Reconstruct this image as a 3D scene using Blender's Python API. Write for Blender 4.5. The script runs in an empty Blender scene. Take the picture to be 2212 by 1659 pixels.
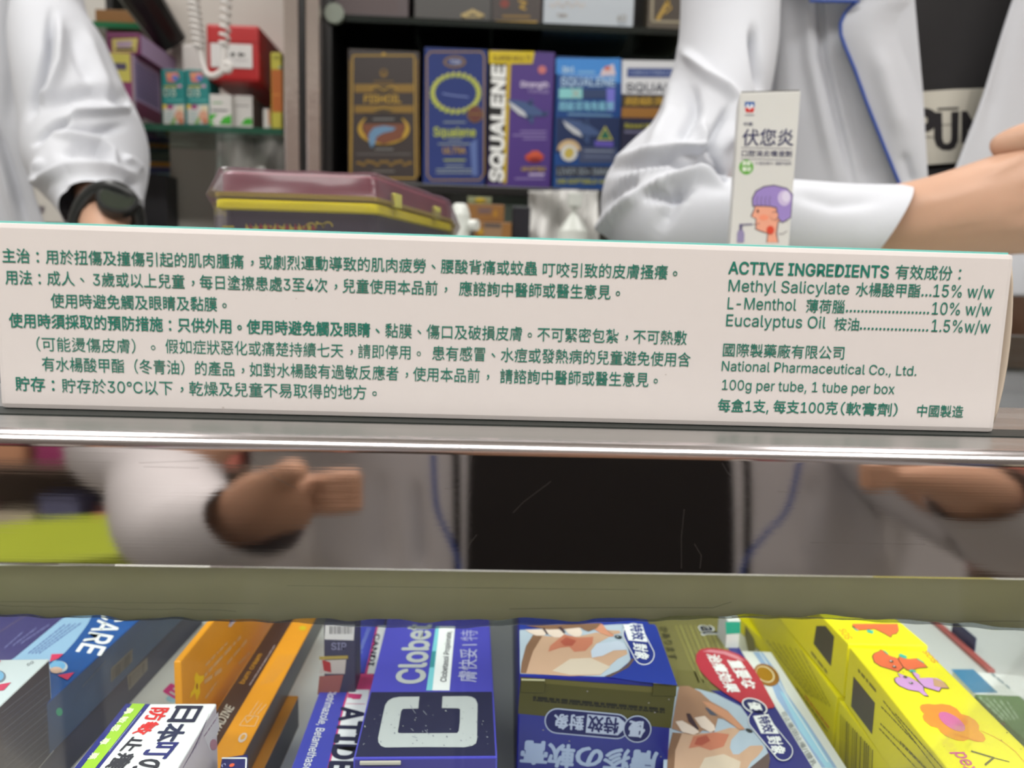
import bpy, bmesh, math, random
from mathutils import Vector, Matrix
from mathutils.geometry import tessellate_polygon
random.seed(7)
S = bpy.context.scene
C = S.collection
# ------------------------------------------------------------------ camera, light, exposure
W, H = 2212, 1659
F_PX, CAM_Z, PITCH, YAW, ROLL = 1598.5, 0.0273, 0.13244, 0.03771, 0.02981
_cy, _sy, _cp, _sp = math.cos(YAW), math.sin(YAW), math.cos(PITCH), math.sin(PITCH)
FWD = Vector((_sy*_cp, _cy*_cp, -_sp)); _rt = Vector((_cy, -_sy, 0)); _up = _rt.cross(FWD)
RT = math.cos(ROLL)*_rt + math.sin(ROLL)*_up
UP = -math.sin(ROLL)*_rt + math.cos(ROLL)*_up
EYE = Vector((0, 0, CAM_Z))
cam = bpy.data.cameras.new('camera'); camo = bpy.data.objects.new('camera', cam); C.objects.link(camo)
cam.sensor_width = 36; cam.lens = 36*F_PX/W; cam.clip_start = 0.002; cam.clip_end = 50
M = Matrix((RT, UP, -FWD)).transposed().to_4x4(); M.translation = EYE; camo.matrix_world = M
cam.dof.use_dof = True; cam.dof.focus_distance = 0.175; cam.dof.aperture_fstop = 17
S.camera = camo
S.view_settings.view_transform = 'Standard'; S.view_settings.look = 'None'
S.view_settings.exposure = 0.22; S.view_settings.gamma = 1.0; S.view_settings.use_curve_mapping = False
wd = bpy.data.worlds.new('world'); S.world = wd; wd.use_nodes = True
wd.node_tree.nodes['Background'].inputs[0].default_value = (0.92, 0.95, 1.0, 1)
wd.node_tree.nodes['Background'].inputs[1].default_value = 0.25

def area(name, loc, size, power, target=None, col=(1, .98, .95)):
    l = bpy.data.lights.new(name, 'AREA'); l.shape = 'RECTANGLE'; l.size, l.size_y = size; l.energy = power; l.color = col
    o = bpy.data.objects.new(name, l); C.objects.link(o); o.location = loc
    if target: o.rotation_euler = (Vector(target)-Vector(loc)).to_track_quat('-Z', 'Y').to_euler()
    return o
area('ceiling_lamp_light', (-.9, .75, 1.52), (.28, 1.1), 11)
area('ceiling_lamp_light', (.9, .75, 1.52), (.28, 1.1), 11)
area('ceiling_lamp_light', (-.7, -.75, 1.52), (1.39, .28), 22)
area('ceiling_lamp_light', (.7, -.75, 1.52), (1.39, .28), 22)
area('case_lamp_light', (0, .1415, -.0335), (.9, .006), .72, (0, .24, -.12), (.93, .97, 1))
area('strip_fill_light', (0, .1475, -.0285), (.9, .004), .036, (0, .13, -.030), (1, .97, .88))  # added fill that brightens the plastic strip, not a lamp of the case

# ------------------------------------------------------------------ pixel <-> world
def ray(x, y): return (RT*(x-W/2) - UP*(y-H/2) + FWD*F_PX).normalized()
def at(x, y, Y):
    d = ray(x, y); return EYE + d*(Y/d.y)
def onz(x, y, z):
    d = ray(x, y); return EYE + d*((z-CAM_Z)/d.z)
def mir(x, y, D):                      # a point a distance D behind the lens, seen mirrored in the steel
    p = at(x, y, 2*FY+D); return Vector((p.x, -D, p.z))
def pix(p):
    d = p-EYE; k = F_PX/d.dot(FWD); return W/2+k*d.dot(RT), H/2-k*d.dot(UP)
FY, FH = 0.12777, 0.02422              # steel front plane and height

# ------------------------------------------------------------------ materials
def lin(c): return tuple(((v/255)/12.92 if v/255 <= .04045 else ((v/255+.055)/1.055)**2.4) for v in c)
MATS = {}
def mat(name, rgb=(200, 200, 200), rough=.5, metal=0, spec=.5, noise=0, nscale=60, bump=0, coat=0, sss=0, trans=0):
    if name in MATS: return MATS[name]
    m = bpy.data.materials.new(name); m.use_nodes = True; nt = m.node_tree; b = nt.nodes['Principled BSDF']
    c = lin(rgb); b.inputs['Base Color'].default_value = (*c, 1); b.inputs['Roughness'].default_value = rough
    b.inputs['Metallic'].default_value = metal; b.inputs['Specular IOR Level'].default_value = spec
    b.inputs['Coat Weight'].default_value = coat; b.inputs['Coat Roughness'].default_value = .12
    if noise or bump:
        tc = nt.nodes.new('ShaderNodeTexCoord'); n = nt.nodes.new('ShaderNodeTexNoise'); n.inputs['Scale'].default_value = nscale; n.inputs['Detail'].default_value = 5
        nt.links.new(tc.outputs['Object'], n.inputs['Vector'])
        if noise:
            mx = nt.nodes.new('ShaderNodeMix'); mx.data_type = 'RGBA'
            mx.inputs[6].default_value = (*[v*(1-noise) for v in c], 1); mx.inputs[7].default_value = (*[min(1, v*(1+noise)) for v in c], 1)
            nt.links.new(n.outputs['Fac'], mx.inputs[0]); nt.links.new(mx.outputs[2], b.inputs['Base Color'])
        if bump:
            bp = nt.nodes.new('ShaderNodeBump'); bp.inputs['Strength'].default_value = bump; bp.inputs['Distance'].default_value = .001
            nt.links.new(n.outputs['Fac'], bp.inputs['Height']); nt.links.new(bp.outputs['Normal'], b.inputs['Normal'])
    MATS[name] = m; return m
def glassy(name, tint=(245, 250, 248), rough=.02, refl=.5, haze=0, hazecol=(200, 200, 200)):
    if name in MATS: return MATS[name]
    m = bpy.data.materials.new(name); m.use_nodes = True; nt = m.node_tree; nt.nodes.clear()
    o = nt.nodes.new('ShaderNodeOutputMaterial'); t = nt.nodes.new('ShaderNodeBsdfTransparent'); g = nt.nodes.new('ShaderNodeBsdfGlossy')
    t.inputs[0].default_value = (*lin(tint), 1); g.inputs['Roughness'].default_value = rough
    fr = nt.nodes.new('ShaderNodeFresnel'); fr.inputs[0].default_value = 1.45
    mu = nt.nodes.new('ShaderNodeMath'); mu.operation = 'MULTIPLY'; mu.inputs[1].default_value = refl; nt.links.new(fr.outputs[0], mu.inputs[0])
    mx = nt.nodes.new('ShaderNodeMixShader'); nt.links.new(mu.outputs[0], mx.inputs[0]); nt.links.new(t.outputs[0], mx.inputs[1]); nt.links.new(g.outputs[0], mx.inputs[2])
    out = mx
    if haze:
        d = nt.nodes.new('ShaderNodeBsdfDiffuse'); d.inputs[0].default_value = (*lin(hazecol), 1)
        m2 = nt.nodes.new('ShaderNodeMixShader'); m2.inputs[0].default_value = haze
        nt.links.new(mx.outputs[0], m2.inputs[1]); nt.links.new(d.outputs[0], m2.inputs[2]); out = m2
    nt.links.new(out.outputs[0], o.inputs[0]); MATS[name] = m; return m
def K(r, g, b, rough=.45, metal=0): return mat('print_%d_%d_%d_%d' % (r, g, b, metal*10), (r, g, b), rough, metal, .4)
CARD = mat('white_card', (226, 219, 216), .42, spec=.45, noise=.015, nscale=300)

# ------------------------------------------------------------------ glyphs
_G = {}; _HS = [None]
try: LATIN = bpy.data.fonts.load(bpy.utils.system_resource('DATAFILES', path='fonts')+'/Inter.woff2')   # the typeface Blender itself ships
except Exception: LATIN = None
_PIPE = None
def _mesh(s):
    c = bpy.data.curves.new('g', 'FONT'); c.body = s; c.fill_mode = 'FRONT'; c.resolution_u = 3; c.size = 1
    if LATIN and all(ord(q) < 0x2E80 for q in s): c.font = LATIN
    o = bpy.data.objects.new('g', c); C.objects.link(o)
    dg = bpy.context.evaluated_depsgraph_get(); m = bpy.data.meshes.new_from_object(o.evaluated_get(dg))
    vs = [(v.co.x, v.co.y) for v in m.vertices]; fs = [tuple(p.vertices) for p in m.polygons]
    bpy.data.objects.remove(o); bpy.data.curves.remove(c); bpy.data.meshes.remove(m); return vs, fs
def glyph(ch):
    global _PIPE
    if ch in _G: return _G[ch]
    if _PIPE is None:
        v, _ = _mesh('||'); _PIPE = max(p[0] for p in v)-min(p[0] for p in v)
    v, f = _mesh(ch) if ch.strip() else ([], [])
    if ord(ch) > 0x2E80: adv = 1.0
    else:
        q, _ = _mesh('|'+ch+'|'); adv = max(p[0] for p in q)-min(p[0] for p in q)-_PIPE
    if ord(ch) <= 0x2E80:
        if _HS[0] is None: h, _ = _mesh('H'); _HS[0] = .72/max(p[1] for p in h)
        adv *= _HS[0]; v = [(x*_HS[0], y*_HS[0]) for x, y in v]
    if ch == '童':                       # the font fill drops one stroke of this character
        n_ = len(v); v = v+[(.049, .538), (.951, .538), (.951, .600), (.049, .600), (.612, .600), (.692, .600), (.742, .686), (.666, .704)]; f = f+[(n_, n_+1, n_+2, n_+3), (n_+4, n_+5, n_+6, n_+7)]
    if ch in '，。、：': 
        dx, dy = {'，': (.33, .22), '。': (.3, .22), '、': (.3, .25), '：': (.32, 0)}[ch]
        if ch == '：': dx = .5-(min(p[0] for p in v)+max(p[0] for p in v))/2
        v = [(x+dx, y+dy) for x, y in v]
    _G[ch] = (v, f, adv); return _G[ch]
def lay(s):
    V, Fs, x = [], [], 0.0
    for ch in s:
        v, f, a = glyph(ch); n = len(V)
        V += [(p[0]+x, p[1]) for p in v]; Fs += [tuple(i+n for i in t) for t in f]; x += a
    return V, Fs

class Face:
    def __init__(s, O, U, V, lift=6e-5):
        s.O = Vector(O); s.U = Vector(U).normalized(); s.V = Vector(V).normalized(); s.N = s.U.cross(s.V).normalized(); s.l = lift
        if s.N.dot(EYE-s.O) < 0: s.N = -s.N
    def uv(s, p):
        d = ray(*p); t = (s.O-EYE).dot(s.N)/d.dot(s.N); q = EYE+d*t-s.O
        return (q.dot(s.U), q.dot(s.V))
    def pt(s, u, v, k=1): return s.O+s.U*u+s.V*v+s.N*(s.l*k)

# ------------------------------------------------------------------ mesh builder
class MB:
    def __init__(s): s.v = []; s.f = []; s.m = []; s.mats = []
    def mi(s, m):
        if m not in s.mats: s.mats.append(m)
        return s.mats.index(m)
    def add(s, vs, fs, m):
        n = len(s.v); s.v += [tuple(p) for p in vs]; k = s.mi(m)
        for f in fs: s.f.append(tuple(i+n for i in f)); s.m.append(k)
        return s
    def box(s, O, U, V, Wv, m, bev=.0004, fm=None):
        O, U, V, Wv = map(Vector, (O, U, V, Wv))
        bm = bmesh.new(); vs = [bm.verts.new(O+U*a+V*b+Wv*c) for a in (0, 1) for b in (0, 1) for c in (0, 1)]
        for i, q in enumerate(((0, 1, 3, 2), (4, 6, 7, 5), (0, 4, 5, 1), (2, 3, 7, 6), (0, 2, 6, 4), (1, 5, 7, 3))):
            f = bm.faces.new([vs[j] for j in q]); f.material_index = i
        bmesh.ops.recalc_face_normals(bm, faces=bm.faces)
        if bev: bmesh.ops.bevel(bm, geom=list(bm.edges), offset=bev, segments=2, affect='EDGES', profile=.6)
        bm.verts.index_update(); n = len(s.v); s.v += [tuple(v.co) for v in bm.verts]
        for f in bm.faces:
            s.f.append(tuple(v.index+n for v in f.verts)); s.m.append(s.mi((fm or {}).get(f.material_index, m)))
        bm.free(); return s
    def bx(s, x0, x1, y0, y1, z0, z1, m, bev=.0004, fm=None):
        return s.box((x0, y0, z0), (x1-x0, 0, 0), (0, y1-y0, 0), (0, 0, z1-z0), m, bev, fm)
    def poly(s, face, pts, m, k=1):           # pts: pixels on that face
        q = [face.uv(p) for p in pts]; P = [face.pt(u, v, k) for u, v in q]
        t = tessellate_polygon([[Vector((u, v, 0)) for u, v in q]])
        return s.add(P, t, m)
    def upoly(s, face, pts, m, k=1):          # pts: metres on the face
        t = tessellate_polygon([[Vector((u, v, 0)) for u, v in pts]])
        return s.add([face.pt(u, v, k) for u, v in pts], t, m)
    def oval(s, face, c, rx, ry, m, k=1, ang=0, n=28, a0=0, a1=360):
        pts = []
        for i in range(n+1 if a1-a0 < 360 else n):
            a = math.radians(a0+(a1-a0)*i/n); x, y = rx*math.cos(a), ry*math.sin(a); r = math.radians(ang)
            pts.append((c[0]+x*math.cos(r)-y*math.sin(r), c[1]+x*math.sin(r)+y*math.cos(r)))
        return s.poly(face, pts, m, k)
    def pill(s, face, A, B, r, m, k=1):       # rounded bar between two pixel points
        ax, ay = A; bx, by = B; a = math.atan2(by-ay, bx-ax); pts = []
        for i in range(13): t = a+math.pi/2+math.pi*i/12; pts.append((ax+r*math.cos(t), ay+r*math.sin(t)))
        for i in range(13): t = a-math.pi/2+math.pi*i/12; pts.append((bx+r*math.cos(t), by+r*math.sin(t)))
        return s.poly(face, pts, m, k)
    def line(s, face, pts, w, m, k=1):
        for (ax, ay), (bx, by) in zip(pts, pts[1:]):
            L = math.hypot(bx-ax, by-ay) or 1; nx, ny = -(by-ay)/L*w/2, (bx-ax)/L*w/2
            s.poly(face, [(ax+nx, ay+ny), (bx+nx, by+ny), (bx-nx, by-ny), (ax-nx, ay-ny)], m, k)
        return s
    def text(s, face, t, A, B, T, m, b=0, k=2):
        V, Fs = lay(t)
        if not V: return s
        a, bb = face.uv(A), face.uv(B)
        if isinstance(T, (int, float)):
            q = face.uv((A[0], A[1]-T)); tt = (a[0], q[1])
        else: tt = face.uv(T)
        cjk = any(ord(c) > 0x2E80 for c in t); lo, hi = (-.08, .84) if cjk else (0, max(p[1] for p in glyph('H')[0]))
        x0 = min(p[0] for p in V); x1 = max(p[0] for p in V)
        for ci, (ox, oy) in enumerate([(0, 0)] if not b else [(-b, 0), (b, 0), (0, b), (0, -b), (b*.7, b*.7), (-b*.7, -b*.7), (b*.7, -b*.7), (-b*.7, b*.7)]):
            P = []
            for x, y in V:
                p, q = (x+ox-x0)/(x1-x0), (y+oy-lo)/(hi-lo)
                P.append(face.pt(a[0]+p*(bb[0]-a[0])+q*(tt[0]-a[0]), a[1]+p*(bb[1]-a[1])+q*(tt[1]-a[1]), k+ci*.06))
            s.add(P, Fs, m)
        return s
    def scrib(s, face, A, B, h, m, rows=1, gap=1.6, T=None, k=2):   # rows of tiny unreadable print
        a, bb = A, B
        for r in range(rows):
            oy = r*h*gap
            if T: dx, dy = T[0]*oy, T[1]*oy
            else: dx, dy = 0, oy
            x = 0.0; L = math.hypot(B[0]-A[0], B[1]-A[1]); ux, uy = (B[0]-A[0])/L, (B[1]-A[1])/L
            end = L*(random.uniform(.6, 1) if rows > 1 else 1)
            while x < end:
                w = random.uniform(.7, 3.2)*h; w = min(w, end-x)
                hx, hy = (T[0]*h*.75, T[1]*h*.75) if T else (0, h*.75)
                p = (A[0]+ux*x+dx, A[1]+uy*x+dy); q = (A[0]+ux*(x+w)+dx, A[1]+uy*(x+w)+dy)
                s.poly(face, [p, q, (q[0]+hx, q[1]+hy), (p[0]+hx, p[1]+hy)], m, k)
                x += w+h*.45
        return s
    def tube(s, pts, r, m, n=10, close=True):
        pts = [Vector(p) for p in pts]; rr = r if isinstance(r, (list, tuple)) else [r]*len(pts)
        t = (pts[1]-pts[0]).normalized(); u = t.orthogonal().normalized(); V = []; Fs = []
        for i, p in enumerate(pts):
            t2 = (pts[min(i+1, len(pts)-1)]-pts[max(i-1, 0)]).normalized(); u = (u-t2*u.dot(t2)).normalized(); w = t2.cross(u)
            for j in range(n):
                a = 2*math.pi*j/n; V.append(p+(u*math.cos(a)+w*math.sin(a))*rr[i])
            if i:
                for j in range(n): Fs.append(((i-1)*n+j, (i-1)*n+(j+1) % n, i*n+(j+1) % n, i*n+j))
        if close: Fs += [tuple(range(n)), tuple(range((len(pts)-1)*n, len(pts)*n))]
        return s.add(V, Fs, m)
    def build(s, name, parent=None, smooth=False, **kw):
        me = bpy.data.meshes.new(name); me.from_pydata(s.v, [], s.f)
        for m in s.mats: me.materials.append(m)
        me.polygons.foreach_set('material_index', s.m)
        if smooth: me.polygons.foreach_set('use_smooth', [True]*len(s.f))
        me.update(); o = bpy.data.objects.new(name, me); C.objects.link(o)
        if parent: o.parent = parent; o.matrix_parent_inverse = Matrix.Translation(-parent.location)
        if kw: tag(o, **kw)
        return o
def tag(o, label=None, cat=None, group=None, kind=None):
    if label: o['label'] = label
    if cat: o['category'] = cat
    if group: o['group'] = group
    if kind: o['kind'] = kind
    return o
def thing(name, label, cat, loc=(0, 0, 0), group=None):
    o = bpy.data.objects.new(name, None); C.objects.link(o); o.location = loc; o.empty_display_size = .01
    return tag(o, label, cat, group)
def cr(P, n):                                   # Catmull-Rom through tuples
    out = []
    for i in range(len(P)-1):
        p0, p1, p2, p3 = P[max(i-1, 0)], P[i], P[i+1], P[min(i+2, len(P)-1)]
        for k in range(n):
            t = k/n; out.append(tuple(.5*((2*b)+(-a+c)*t+(2*a-5*b+4*c-d)*t*t+(-a+3*b-3*c+d)*t**3) for a, b, c, d in zip(p0, p1, p2, p3)))
    out.append(tuple(P[-1])); return out
def interp(tab, x):
    if x <= tab[0][0]: return tab[0][1]
    for (a, u), (b, v) in zip(tab, tab[1:]):
        if x <= b: return u+(v-u)*(x-a)/(b-a)
    return tab[-1][1]
def segd(px, py, pts):
    best = 1e9; tb = 0; n = len(pts)-1
    for i, ((ax, ay), (bx, by)) in enumerate(zip(pts, pts[1:])):
        dx, dy = bx-ax, by-ay; t = max(0, min(1, ((px-ax)*dx+(py-ay)*dy)/(dx*dx+dy*dy+1e-9)))
        d = math.hypot(px-ax-t*dx, py-ay-t*dy)
        if d < best: best = d; tb = (i+t)/n; sg = (dx*(py-ay)-dy*(px-ax))
    return best, tb, (1 if sg > 0 else -1)
def fold(o, strokes, back=False):
    """press creases into cloth: stroke = (points, width, height in metres, kind)"""
    me = o.data; me.update(); out = []
    for v in me.vertices:
        n = v.normal; p = v.co
        if n.dot(EYE-p) < 0 and not back: out.append(None); continue
        x, y = pix(p if p.y > 0 else Vector((p.x, 2*FY-p.y, p.z))); d = 0
        for pts, w, amp, kd in strokes:
            r, t, sg = segd(x, y, pts)
            if r > 3.5*w: continue
            env = min(1, 4*t+.15)*min(1, 4*(1-t)+.15)
            if kd == 's': g = (math.exp(-(r/w)**2) if sg > 0 else math.exp(-(r/(w*.35))**2))
            else: g = math.exp(-(r/w)**2)
            d += amp*g*env
        out.append(n*d if d else None)
    for v, d in zip(me.vertices, out):
        if d is not None: v.co += d
    me.update()
def sleeve(name, path, mt, parent, n=110, seg=9, flip=False, open_ends=True, oy=1):
    """path: (x,y,z, half width, half depth)"""
    P = cr(path, seg); V = []; Fs = []; u = None
    for i, p in enumerate(P):
        c = Vector(p[:3]); a = Vector(P[max(i-1, 0)][:3]); b = Vector(P[min(i+1, len(P)-1)][:3]); t = (b-a).normalized()
        d = Vector((0, oy, 0)); d = (d-t*d.dot(t))
        if d.length < .2: d = (u if u is not None else t.orthogonal())
        d.normalize(); u = d; w = t.cross(d)
        for j in range(n):
            an = 2*math.pi*j/n; V.append(c+w*(math.cos(an)*p[3])+d*(math.sin(an)*p[4]))
        if i:
            for j in range(n): Fs.append(((i-1)*n+j, (i-1)*n+(j+1) % n, i*n+(j+1) % n, i*n+j))
    b = MB().add(V, Fs, mt); o = b.build(name, parent, smooth=True)
    bm = bmesh.new(); bm.from_mesh(o.data); bmesh.ops.recalc_face_normals(bm, faces=bm.faces); bm.to_mesh(o.data); bm.free()
    return o
def sheet(name, left, right, y0, y1, depth, mt, parent, thick=.0015, nx=60, ny=70, mirror=False):
    """cloth panel: left/right = tables (row, column) of its edges, depth(col,row)->distance"""
    V = []; Fs = []
    for i in range(ny+1):
        py = y0+(y1-y0)*i/ny; a, b = interp(left, py), interp(right, py)
        for j in range(nx+1):
            px = a+(b-a)*j/nx; D = depth(px, py); V.append(mir(px, py, D) if mirror else at(px, py, D))
        if i:
            for j in range(nx): k = (i-1)*(nx+1)+j; Fs.append((k, k+1, k+nx+2, k+nx+1))
    o = MB().add(V, Fs, mt).build(name, parent, smooth=True)
    c = sum((Vector(v) for v in V), Vector())/len(V)
    if o.data.polygons[len(Fs)//2].normal.dot((EYE-c) if not mirror else Vector((0, 1, 0))) < 0:
        o.data.flip_normals()
    md = o.modifiers.new('thickness', 'SOLIDIFY'); md.thickness = thick; md.offset = -1
    return o
# ================================================================== room shell
wallm = mat('wall_grey', (205, 202, 196), .8, noise=.05, nscale=4)
floorm = mat('floor_tile', (205, 198, 186), .35, noise=.08, nscale=9)
ceilm = mat('ceiling_paint', (225, 224, 220), .9)
def struct(name, x0, x1, y0, y1, z0, z1, m):
    b = MB(); b.bx(x0, x1, y0, y1, z0, z1, m, 0); return tag(b.build(name), kind='structure')
struct('floor', -2.4, 2.4, -2.4, 2.0, -1.0, -.95, floorm)
struct('ceiling', -2.4, 2.4, -2.4, 2.0, 1.6, 1.65, ceilm)
struct('wall_back', -2.4, 2.4, 1.95, 2.0, -.95, 1.6, wallm)
struct('wall_front', -2.4, 2.4, -2.4, -2.35, -.95, 1.6, wallm)
struct('wall_left', -2.45, -2.4, -2.4, 2.0, -.95, 1.6, wallm)
struct('wall_right', 2.4, 2.45, -2.4, 2.0, -.95, 1.6, wallm)
def glow(name, s):
    m = bpy.data.materials.new(name); m.use_nodes = True; b = m.node_tree.nodes['Principled BSDF']
    b.inputs['Emission Color'].default_value = (1, .98, .95, 1); b.inputs['Emission Strength'].default_value = s; return m
GL = glow('lamp_diffuser_glow', 3.0)
lampm = mat('lamp_frame_white', (220, 220, 220), .4)
for i, (x, y, w) in enumerate(((-.9, .75, 'above the shelves on the left'), (.9, .75, 'above the shelves on the right'), (-.7, -.75, 'behind the customer on the left'), (.7, -.75, 'behind the customer on the right'))):
    t = thing('ceiling_lamp', 'long white ceiling lamp panel '+w, 'lamp', (x, y, 1.6), 'ceiling lamp panels')
    b = MB()
    R_ = (lambda a: (a[2], a[3], a[0], a[1])) if y < 0 else (lambda a: a)
    for a in map(R_, ((-.17, -.15, -.69, .69), (.15, .17, -.69, .69), (-.15, .15, -.69, -.67), (-.15, .15, .67, .69))): b.bx(x+a[0], x+a[1], y+a[2], y+a[3], 1.55, 1.6, lampm, 0)
    b.build('lamp_frame', t)
    r_ = R_((-.15, .15, -.67, .67)); MB().bx(x+r_[0], x+r_[1], y+r_[2], y+r_[3], 1.56, 1.575, GL, 0).build('diffuser', t)

# ================================================================== display counter
def steel(name, rgb, rough, aniso=0, scratch=.5, wav=.3, sx=3.0):
    m = bpy.data.materials.new(name); m.use_nodes = True; nt = m.node_tree; b = nt.nodes['Principled BSDF']
    b.inputs['Metallic'].default_value = 1; b.inputs['Base Color'].default_value = (*lin(rgb), 1)
    tc = nt.nodes.new('ShaderNodeTexCoord'); mp = nt.nodes.new('ShaderNodeMapping'); mp.inputs['Scale'].default_value = (sx, 60, 900)
    n = nt.nodes.new('ShaderNodeTexNoise'); n.inputs['Scale'].default_value = 4; n.inputs['Detail'].default_value = 6
    nt.links.new(tc.outputs['Object'], mp.inputs[0]); nt.links.new(mp.outputs[0], n.inputs['Vector'])
    mr = nt.nodes.new('ShaderNodeMapRange'); mr.inputs['To Min'].default_value = rough*.6; mr.inputs['To Max'].default_value = rough*1.6
    nt.links.new(n.outputs['Fac'], mr.inputs[0]); nt.links.new(mr.outputs[0], b.inputs['Roughness'])
    n2 = nt.nodes.new('ShaderNodeTexNoise'); n2.inputs['Scale'].default_value = 22; n2.inputs['Detail'].default_value = 1
    nt.links.new(tc.outputs['Object'], n2.inputs['Vector'])
    ad = nt.nodes.new('ShaderNodeMath'); ad.operation = 'MULTIPLY_ADD'; ad.inputs[1].default_value = .05
    nt.links.new(n.outputs['Fac'], ad.inputs[0]); nt.links.new(n2.outputs['Fac'], ad.inputs[2])
    bp = nt.nodes.new('ShaderNodeBump'); bp.inputs['Strength'].default_value = wav; bp.inputs['Distance'].default_value = .0006
    nt.links.new(ad.outputs[0], bp.inputs['Height']); nt.links.new(bp.outputs[0], b.inputs['Normal'])
    return m
STEEL = steel('polished_steel', (214, 203, 196), .03, wav=.10)
STEELB = steel('brushed_steel', (178, 178, 176), .3, wav=.1)
counter = thing('display_counter', 'glass display counter with a polished steel front band, full of medicine boxes', 'counter', (0, FY, -.95))
X0, X1 = -.62, .72
# steel band: rounded top edge profile swept along x
prof = [(.055, -.0022), (.055, 0)]
for i in range(9):
    a = math.radians(90+90*i/8); prof.append((.0028+.0028*math.cos(a), -.0028+.0028*math.sin(a)))
prof += [(0, -FH+.0006), (.0006, -FH), (.0022, -FH), (.0022, -.0045), (.0045, -.0022)]
V = []; Fs = []; n = len(prof)
NX = 40
for i in range(NX+1):
    x = X0+(X1-X0)*i/NX; V += [(x, FY+a, b) for a, b in prof]
    if i: Fs += [((i-1)*n+j, (i-1)*n+(j+1) % n, i*n+(j+1) % n, i*n+j) for j in range(n)]
ROLL_ = steel('rounded_steel_edge', (214, 208, 210), .16, wav=.35)
fb = MB().add(V, [q for q in Fs if q[0] % n not in range(0, 9)], STEEL).add(V, [q for q in Fs if q[0] % n in range(2, 9)], ROLL_).add(V, [q for q in Fs if q[0] % n in (0, 1)], STEELB); fo = fb.build('steel_band', counter, smooth=True, label='polished steel front band with fine scratches')
bm = bmesh.new(); bm.from_mesh(fo.data); bmesh.ops.remove_doubles(bm, verts=bm.verts, dist=1e-7); bmesh.ops.recalc_face_normals(bm, faces=bm.faces)
for e in bm.edges:
    if len(e.link_faces) == 2 and e.calc_face_angle() > .5: e.smooth = False
bm.to_mesh(fo.data); bm.free()
# scratches in the band
MB().bx(X0, X1, .1424, .150, 0, .00025, mat('carton_shade_dark', (14, 24, 20), .5), 0).build('carton_shade_strip', counter, label='dark green strip painted as the shade under the carton')  # dark strip laid in for the shadow gap under the carton
sc = MB(); SF = Face((0, FY, 0), (1, 0, 0), (0, 0, 1), 6e-6); scm = mat('scratch_line', (150, 145, 142), .4, 1)
for pts in ([(1478, 1100), (1472, 1160), (1472, 1228)], [(1560, 1000), (1572, 1022), (1588, 1032)], [(540, 985), (590, 1030), (640, 1055)], [(2060, 985), (2120, 988)],
            [(310, 1008), (430, 1011)], [(300, 1000), (440, 995)], [(1108, 1108), (1130, 1085), (1190, 1040)], [(1005, 960), (1022, 975), (1016, 1000)], [(1010, 1180), (1030, 1155)], [(1005, 1080), (1018, 1062)],
            [(960, 1055), (985, 1058)], [(1680, 1062), (1730, 1064)], [(1500, 1175), (1515, 1200), (1512, 1228)], [(1750, 1172), (2000, 1176)], [(600, 975), (740, 972)]):
    sc.line(SF, pts, .6, scm)
sc.build('scratch_marks', counter, kind='stuff')
tg = glassy('counter_glass', (246, 249, 247), .03, .8)
MB().bx(X0, X1, FY+.055, .56, -.010, -.0004, tg, 0).build('glass_top', counter)
MB().bx(X0, X1, .56, .58, -.95, 0, STEELB, .001).build('back_frame', counter)
MB().bx(X0, X1, FY+.0035, FY+.0075, -.42, -.0245, glassy('front_glass', (247, 249, 249), .02, .5), 0).build('front_glass', counter)
# milky plastic strip glued inside the glass, lower edge wavy
def wav(px): return 1333+interp([(0, -4), (300, 4), (560, 8), (650, 14), (900, 26), (1150, 18), (1500, 4), (1700, 2), (1900, 10), (2212, 30)], px)+1.3*math.sin(px/37)+math.sin(px/13)
stripm = mat('olive_plastic_strip', (186, 184, 166), .4, spec=.5, noise=.12, nscale=30, bump=.2)
clearm = glassy('clear_lip', (190, 196, 198), .05, 1.4, .35, (120, 122, 122))
Ys = FY+.0095; V = []; Fs = []; V2 = []
for i in range(201):
    x = -150+2520*i/200; p = at(x, 1225, Ys); q = at(x, wav(x)-interp([(0, 2), (560, 2), (760, 16), (1100, 16), (1300, 6), (2212, 8)], x), Ys); r = at(x, wav(x), Ys)
    q.y += .0006*math.sin(i*.5); V += [p, p+(q-p)*.35, p+(q-p)*.7, q]; V2 += [q, (q+r)/2+Vector((0, -.0006, 0)), r]
    if i:
        for j in range(3): k = (i-1)*4+j; Fs.append((k, k+1, k+5, k+4))
nt = stripm.node_tree; tr_ = nt.nodes.new('ShaderNodeBsdfTranslucent'); tr_.inputs[0].default_value = (*lin((214, 212, 188)), 1); ms_ = nt.nodes.new('ShaderNodeMixShader'); ms_.inputs[0].default_value = .5
ou_ = nt.nodes['Material Output']; nt.links.new(nt.nodes['Principled BSDF'].outputs[0], ms_.inputs[1]); nt.links.new(tr_.outputs[0], ms_.inputs[2]); nt.links.new(ms_.outputs[0], ou_.inputs[0])
st = MB().add(V, Fs, stripm).build('plastic_strip', counter, smooth=True, label='olive grey plastic strip with wavy lower edge')
md = st.modifiers.new('t', 'SOLIDIFY'); md.thickness = .0012
Fs = [((i-1)*3+j, (i-1)*3+j+1, i*3+j+1, i*3+j) for i in range(1, 201) for j in (0, 1)]
li = MB().add(V2, Fs, clearm).build('clear_lip', counter, smooth=True)
sl = MB(); PF = Face((0, Ys-.0007, 0), (1, 0, 0), (0, 0, 1), 1e-4); pale = mat('strip_glint', (170, 168, 150), .2, spec=.8)
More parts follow.
